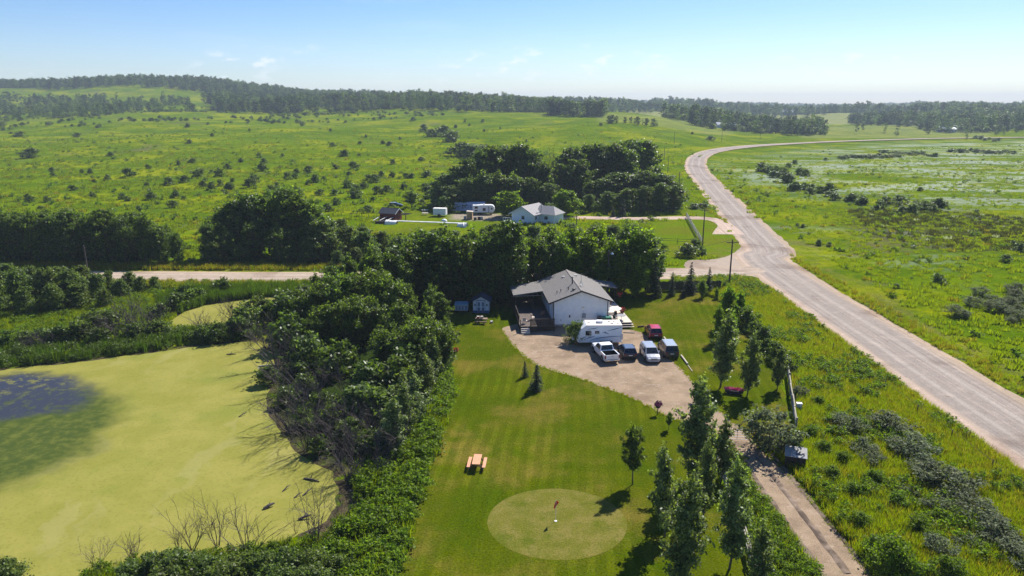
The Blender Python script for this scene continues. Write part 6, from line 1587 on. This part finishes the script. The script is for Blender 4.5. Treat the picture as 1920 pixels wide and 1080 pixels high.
def sample(poly, dens, avoid=(), seed=1, keep=None):
    g = np.random.default_rng(seed); P = np.array(poly); lo, hi = P.min(0), P.max(0); n = int((hi - lo).prod() * dens)
    X = g.uniform(lo[0], hi[0], n); Y = g.uniform(lo[1], hi[1], n); k = inside(poly, X, Y)
    for a in avoid:
        k &= ~inside(a, X, Y)
    if keep is not None: k &= keep(X, Y, g)
    return X[k], Y[k], g
ROADP = [(x - 6.2, y) for x, y in road_c] + [LE[i] for i in range(5, 12)] + [RE[i] for i in range(11, 4, -1)] + [(x + 5.8, y) for x, y in road_c[::-1]]
SIDEP = [(x, y - 4.6) for x, y in SIDE_C] + [(x, y + 4.6) for x, y in SIDE_C[::-1]]
NDRP = [(x, y - 3.2) for x, y in NDR] + [(x, y + 3.2) for x, y in NDR[::-1]]
MOUTH = smooth_poly(mouth, 3)
NMOUTH = pix([(1325, 402), (1352, 398), (1400, 455), (1385, 450), (1362, 428), (1330, 416)])
AV = [MEADOW_YARD, NLAWN2, NMOUTH, LAWN, YARD, POND, POND2, ROADP, SIDEP, MOUTH, NLAWN, NDRP]
def put_stuff(name, X, Y, g, size, sources, weights):
    n = len(X); p = np.array(weights, float); p /= p.sum()
    Z = hgt(X, Y) - .02
    return scatter(name, np.stack([X, Y, Z], 1), g.uniform(0, 6.28, n), g.uniform(*size, n), g.choice(len(sources), n, p=p), sources)
pn = lambda sc, th: (lambda X, Y, g: np.array([mnoise.noise((x * sc, y * sc, 2.2)) for x, y in zip(X, Y)]) + g.normal(size=len(X)) * .15 > th)
# verge between driveway / side lawn and the county road
VERGE = [(16, 34), (46.5, 34), (46.5, 128), (36, 128.5), (34, 116), (33, 100)] + pix([(1480, 690), (1490, 815), (1476, 850), (1500, 905), (1640, 1080)]) + [(27, 38)]
VERGE = pix([(1400, 595), (1440, 655), (1480, 690), (1494, 815), (1452, 850), (1505, 905), (1570, 990), (1640, 1080), (1720, 1180)]) + [(46.3, 36), (46.2, 120), (40, 128), (33, 128), (33, 121)]
X, Y, g = sample(VERGE, 13, AV, 1); put_stuff('roadside_grass', X, Y, g, (.5, 1.15), TUFT + TUFTD, (3, 3, 3, 1.1, 1.1))
X, Y, g = sample(VERGE, 2.6, AV, 2, pn(.16, .16)); put_stuff('roadside_weeds', X, Y, g, (.6, 1.5), WEEDM, (1, 1, 1))
X, Y, g = sample([(40.5, 36), (46.4, 36), (46.4, 122), (41.5, 124)], 5, AV, 3); put_stuff('dry_verge_grass', X, Y, g, (.5, 1.1), TUFTD + TUFT[:1], (3, 3, 1))
STRIPL = pix([(1352, 842), (1392, 868), (1420, 928), (1476, 1000), (1535, 1080), (1580, 1160), (1420, 1160), (1402, 1010), (1360, 900)])
X, Y, g = sample(STRIPL, 14, [YARD], 4); put_stuff('fence_line_weeds', X, Y, g, (.5, 1.15), WEEDM + TUFT, (2, 2, 2, 1, 1, 1))
# lush bank between pond and lawn
BANK = pix([(590, 1100), (625, 1010), (668, 935), (672, 890), (705, 850), (780, 800), (828, 730), (838, 700), (852, 735), (822, 832), (785, 935), (762, 1020), (735, 1110)])
X, Y, g = sample(BANK, 10, [POND], 5, pn(.35, -.22)); put_stuff('bank_weeds', X, Y, g, (.4, 1.8), WEEDM + TUFT[:2], (3, 3, 3, 1.4, 1.4))
BANK2 = pix([(150, 1075), (250, 1062), (380, 1047), (500, 1032), (600, 1015), (640, 1010), (700, 1120), (150, 1160)])
X, Y, g = sample(BANK2, 8, [], 6); put_stuff('near_bank_grass', X, Y, g, (.6, 1.2), WEEDM + TUFT, (2, 2, 2, 2, 2, 2))
# reeds
RD = pix([(-60, 700), (0, 692), (120, 680), (230, 666), (330, 653), (410, 643), (490, 636), (480, 618), (400, 622), (300, 632), (200, 645), (100, 655), (-60, 662)])
X, Y, g = sample(RD, 6, [POND, POND2], 7, pn(.3, -.3)); put_stuff('pond_reeds', X, Y, g, (.35, .95), REEDM + WEEDM + [weed(655, 1.6, .9, 260, .12, L_SHRUB)], (2, 2, 2, 1, 1, 1, 2.5))
RD2 = pix([(300, 560), (345, 545), (470, 540), (610, 538), (620, 552), (560, 558), (470, 561), (400, 571), (340, 588), (300, 590)])
X, Y, g = sample(RD2, 6, [POND2], 8); put_stuff('road_reeds', X, Y, g, (.4, 1.1), REEDM + WEEDM, (2, 2, 2, 1, 1, 1))
SPIT = pix([(-80, 665), (-80, 590), (60, 585), (200, 560), (300, 548), (330, 590), (318, 612), (430, 612), (480, 615), (300, 640)])
X, Y, g = sample(SPIT, 4.5, [POND, POND2], 9); put_stuff('spit_grass', X, Y, g, (.6, 1.3), TUFT + WEEDM, (2, 2, 2, 1, 1, 1))
SR = [(-130, 122), (-10, 123), (-10, 127.6), (-130, 128.4)]
X, Y, g = sample(SR, 5, [SIDEP], 10); put_stuff('near_road_verge', X, Y, g, (.6, 1.3), TUFTD + TUFT + WEEDM[:1], (2, 2, 1, 1, 1, 1))
SR = [(-150, 139.0), (-10, 137.0), (-10, 142), (-150, 143.5)]
X, Y, g = sample(SR, 5, [SIDEP], 11); put_stuff('far_road_verge', X, Y, g, (.6, 1.3), TUFTD + TUFT, (3, 3, 1, 1, 1))
X, Y, g = sample([(30, 122), (46, 122), (44, 131), (30, 131)] , 6, AV, 12); put_stuff('junction_weeds', X, Y, g, (.6, 1.4), TUFT + WEEDM + TUFTD, (1, 1, 1, 1, 1, 1, 1, 1))
# short blades in the mown lawn and at the ragged edge of the gravel
X, Y, g = sample(LAWN, 4, [YARD], 31, lambda X, Y, g: (((X - GREEN_C[0]) / (GREEN_R[0] + .15)) ** 2 + ((Y - GREEN_C[1]) / (GREEN_R[1] + .15)) ** 2 > 1) & (Y < 118) & ~((X > -.5) & (X < 18) & (Y > 97) & (Y < 116)))
put_stuff('lawn_grass', X, Y, g, (.05, .13), TUFT, (1, 1, 1))
X, Y, g = sample([(x, y) for x, y in ((-2, 40), (34, 40), (34, 100), (-2, 100))], 26, [], 32, lambda X, Y, g: (edge_dist(YARD, X, Y) < .38 * g.uniform(size=len(X)) ** .5 + .05) & (Y < 99))
put_stuff('gravel_edge_grass', X, Y, g, (.10, .30), TUFT + TUFTD, (2, 2, 2, 1, 1))
# meadow and marsh
X, Y, g = sample([(-260, 142), (40, 142), (92, 240), (120, 480), (130, 700), (-520, 700), (-330, 400)], .20, AV, 13, lambda X, Y, g: g.uniform(size=len(X)) < np.clip(170 / Y, 0, 1) ** 1.6 * np.clip((700 - Y) / 300, 0, 1)); put_stuff('meadow_grass', X, Y, g, (.5, 1.25), TUSS, (5, 5, .7, 1.2, .2))
X, Y, g = sample([(58, 60), (150, 60), (420, 560), (220, 560), (120, 420), (78, 240)], .36, AV, 14, lambda X, Y, g: g.uniform(size=len(X)) < np.clip(110 / Y, 0, 1) ** 1.5 * np.clip((560 - Y) / 250, 0, 1)); put_stuff('marsh_grass', X, Y, g, (.35, .95), TUSS, (6, 6, .8, .8, .1))
sg = pix([(1590, 395), (1700, 390), (1920, 410), (1990, 470), (1760, 470), (1640, 440)])
X, Y, g = sample(sg, .22, [], 15); put_stuff('marsh_olive_grass', X, Y, g, (.5, 1.1), MARSH_TUFT, (5, 5, .3))  # dark olive tufts over the same marsh patch
X, Y, g = sample(pix([(1470, 335), (1620, 290), (1760, 275), (2000, 268), (2050, 350), (1800, 372), (1600, 350)]), .05, [], 16, pn(.03, .05)); put_stuff('cotton_grass', X, Y, g, (.5, 1.0), MARSH_TUFT, (.5, .5, 5))
X, Y, g = sample([(56.8, 40), (61, 40), (61, 240), (57.2, 140)], 2.2, [ROADP], 17); put_stuff('far_verge_grass', X, Y, g, (.4, 1.0), TUFTD + TUFT, (1.4, 1.4, 1, 1, 1))

# far woods
def fartree(seed, H, Rr, lm, prof=P_OVAL):
    V, F, C = crown(seed, H, 1.2, Rr, prof, 17, Rr * .52, 24, Rr * .17)
    return meshnp('far_tree', V, F, lm)
FT = [fartree(700 + i, 12, 3.2, L_FAR) for i in range(4)] + [fartree(710 + i, 12, 2.6, L_DARK, P_TALL) for i in range(2)]
FB = [fartree(720 + i, 4, 2.6, L_FAR, P_DOME) for i in range(2)] + [fartree(722 + i, 4, 2.6, L_WILL, P_DOME) for i in range(2)]
def wood(name, u0, u1, Y0, Y1, dens, size, src, th=-.2, sc=.012, seed=1, front=None, weights=None):
    g = np.random.default_rng(seed); area = (Y1 ** 2 - Y0 ** 2) / 2 * (u1 - u0); n = int(area * dens)
    Y = np.sqrt(g.uniform(Y0 ** 2, Y1 ** 2, n)); u = g.uniform(u0, u1, n); X = u * Y
    k = np.array([mnoise.noise((x * sc, y * sc, seed * 1.7)) + .45 * mnoise.noise((x * sc * 2.7, y * sc * 2.7, seed)) for x, y in zip(X, Y)]) > th + 1.1 * (1 - sstep(0, .10, np.minimum(u - u0, u1 - u) / (u1 - u0) + .02)) + .5 * (1 - sstep(0, .12, (Y - Y0) / (Y1 - Y0)))
    if front is not None: k &= Y > np.interp(u, *front)
    X, Y = X[k], Y[k]
    size_n = np.array([mnoise.noise((x * .02, y * .02, 5.5)) for x, y in zip(X, Y)]); g2 = np.random.default_rng(seed + 50)
    sz = np.clip((size[0] + size[1]) / 2 + (size[1] - size[0]) * (.55 * size_n + g2.normal(size=len(X)) * .28), size[0] * .55, size[1] * 1.15)
    return scatter(name, np.stack([X, Y, hgt(X, Y) - .1], 1), g2.uniform(0, 6.28, len(X)), sz, g2.integers(0, len(src), len(X)), src)
wood('hillside_wood', -.80, -.40, 760, 1180, .0120, (.45, .95), FT + FB, -.22, .010, 3, ([-.8, -.6, -.52, -.40], [770, 790, 850, 960]))
wood('hill_crest_wood', -.82, -.20, 1300, 1800, .0085, (.9, 1.45), FT, -.42, .006, 4)
wood('meadow_edge_brush', -.80, -.02, 600, 930, .0050, (.35, .95), FB, .02, .012, 5, ([-.8, -.6, -.4, -.2, 0], [540, 610, 690, 780, 830]))
wood('middle_wood', -.42, .075, 940, 1200, .0120, (1.0, 1.6), FT + FB, -.50, .010, 6)
wood('middle_ridge_wood', -.36, .22, 1230, 1950, .0080, (.9, 1.45), FT + FB, -.36, .006, 7)
wood('hedgerow_wood', .05, .128, 860, 960, .013, (1.1, 1.6), FT, -.9, .01, 8)
wood('field_hedge', .128, .20, 668, 684, .030, (.40, .6), FT, -.9, .01, 9)
wood('bend_wood', .205, .43, 760, 1020, .0125, (1.0, 1.6), FT + FB, -.55, .010, 10, ([.2, .25, .3, .36, .43], [880, 820, 760, 725, 720]))
wood('right_slope_wood', .46, .88, 860, 1350, .0100, (1.0, 1.6), FT + FB, -.28, .008, 11, ([.46, .55, .6, .66, .88], [1080, 980, 900, 850, 800]))
wood('far_right_wood', .17, .90, 1500, 3300, .0034, (1.1, 1.9), FT, -.25, .003, 12)
wood('skyline_wood', -.1, .92, 3300, 4600, .0022, (1.3, 2.1), FT, -.45, .002, 13)
wood('valley_trees', .40, .80, 640, 860, .0006, (.5, .9), FT, .05, .02, 14)

# ------------------------------------------------------------------ air
hm, t, o = newmat('haze_air')
vol = nd(t, 'ShaderNodeVolumePrincipled', {'Color': (.74, .86, 1.0), 'Density': .00015, 'Anisotropy': .0})
t.links.new(vol.outputs[0], o.inputs['Volume'])
hzm = MB().box(-9000, 9000, -400, 8000, -2, 135).mesh('haze', hm)
tag(link('haze', hzm), kind='stuff')
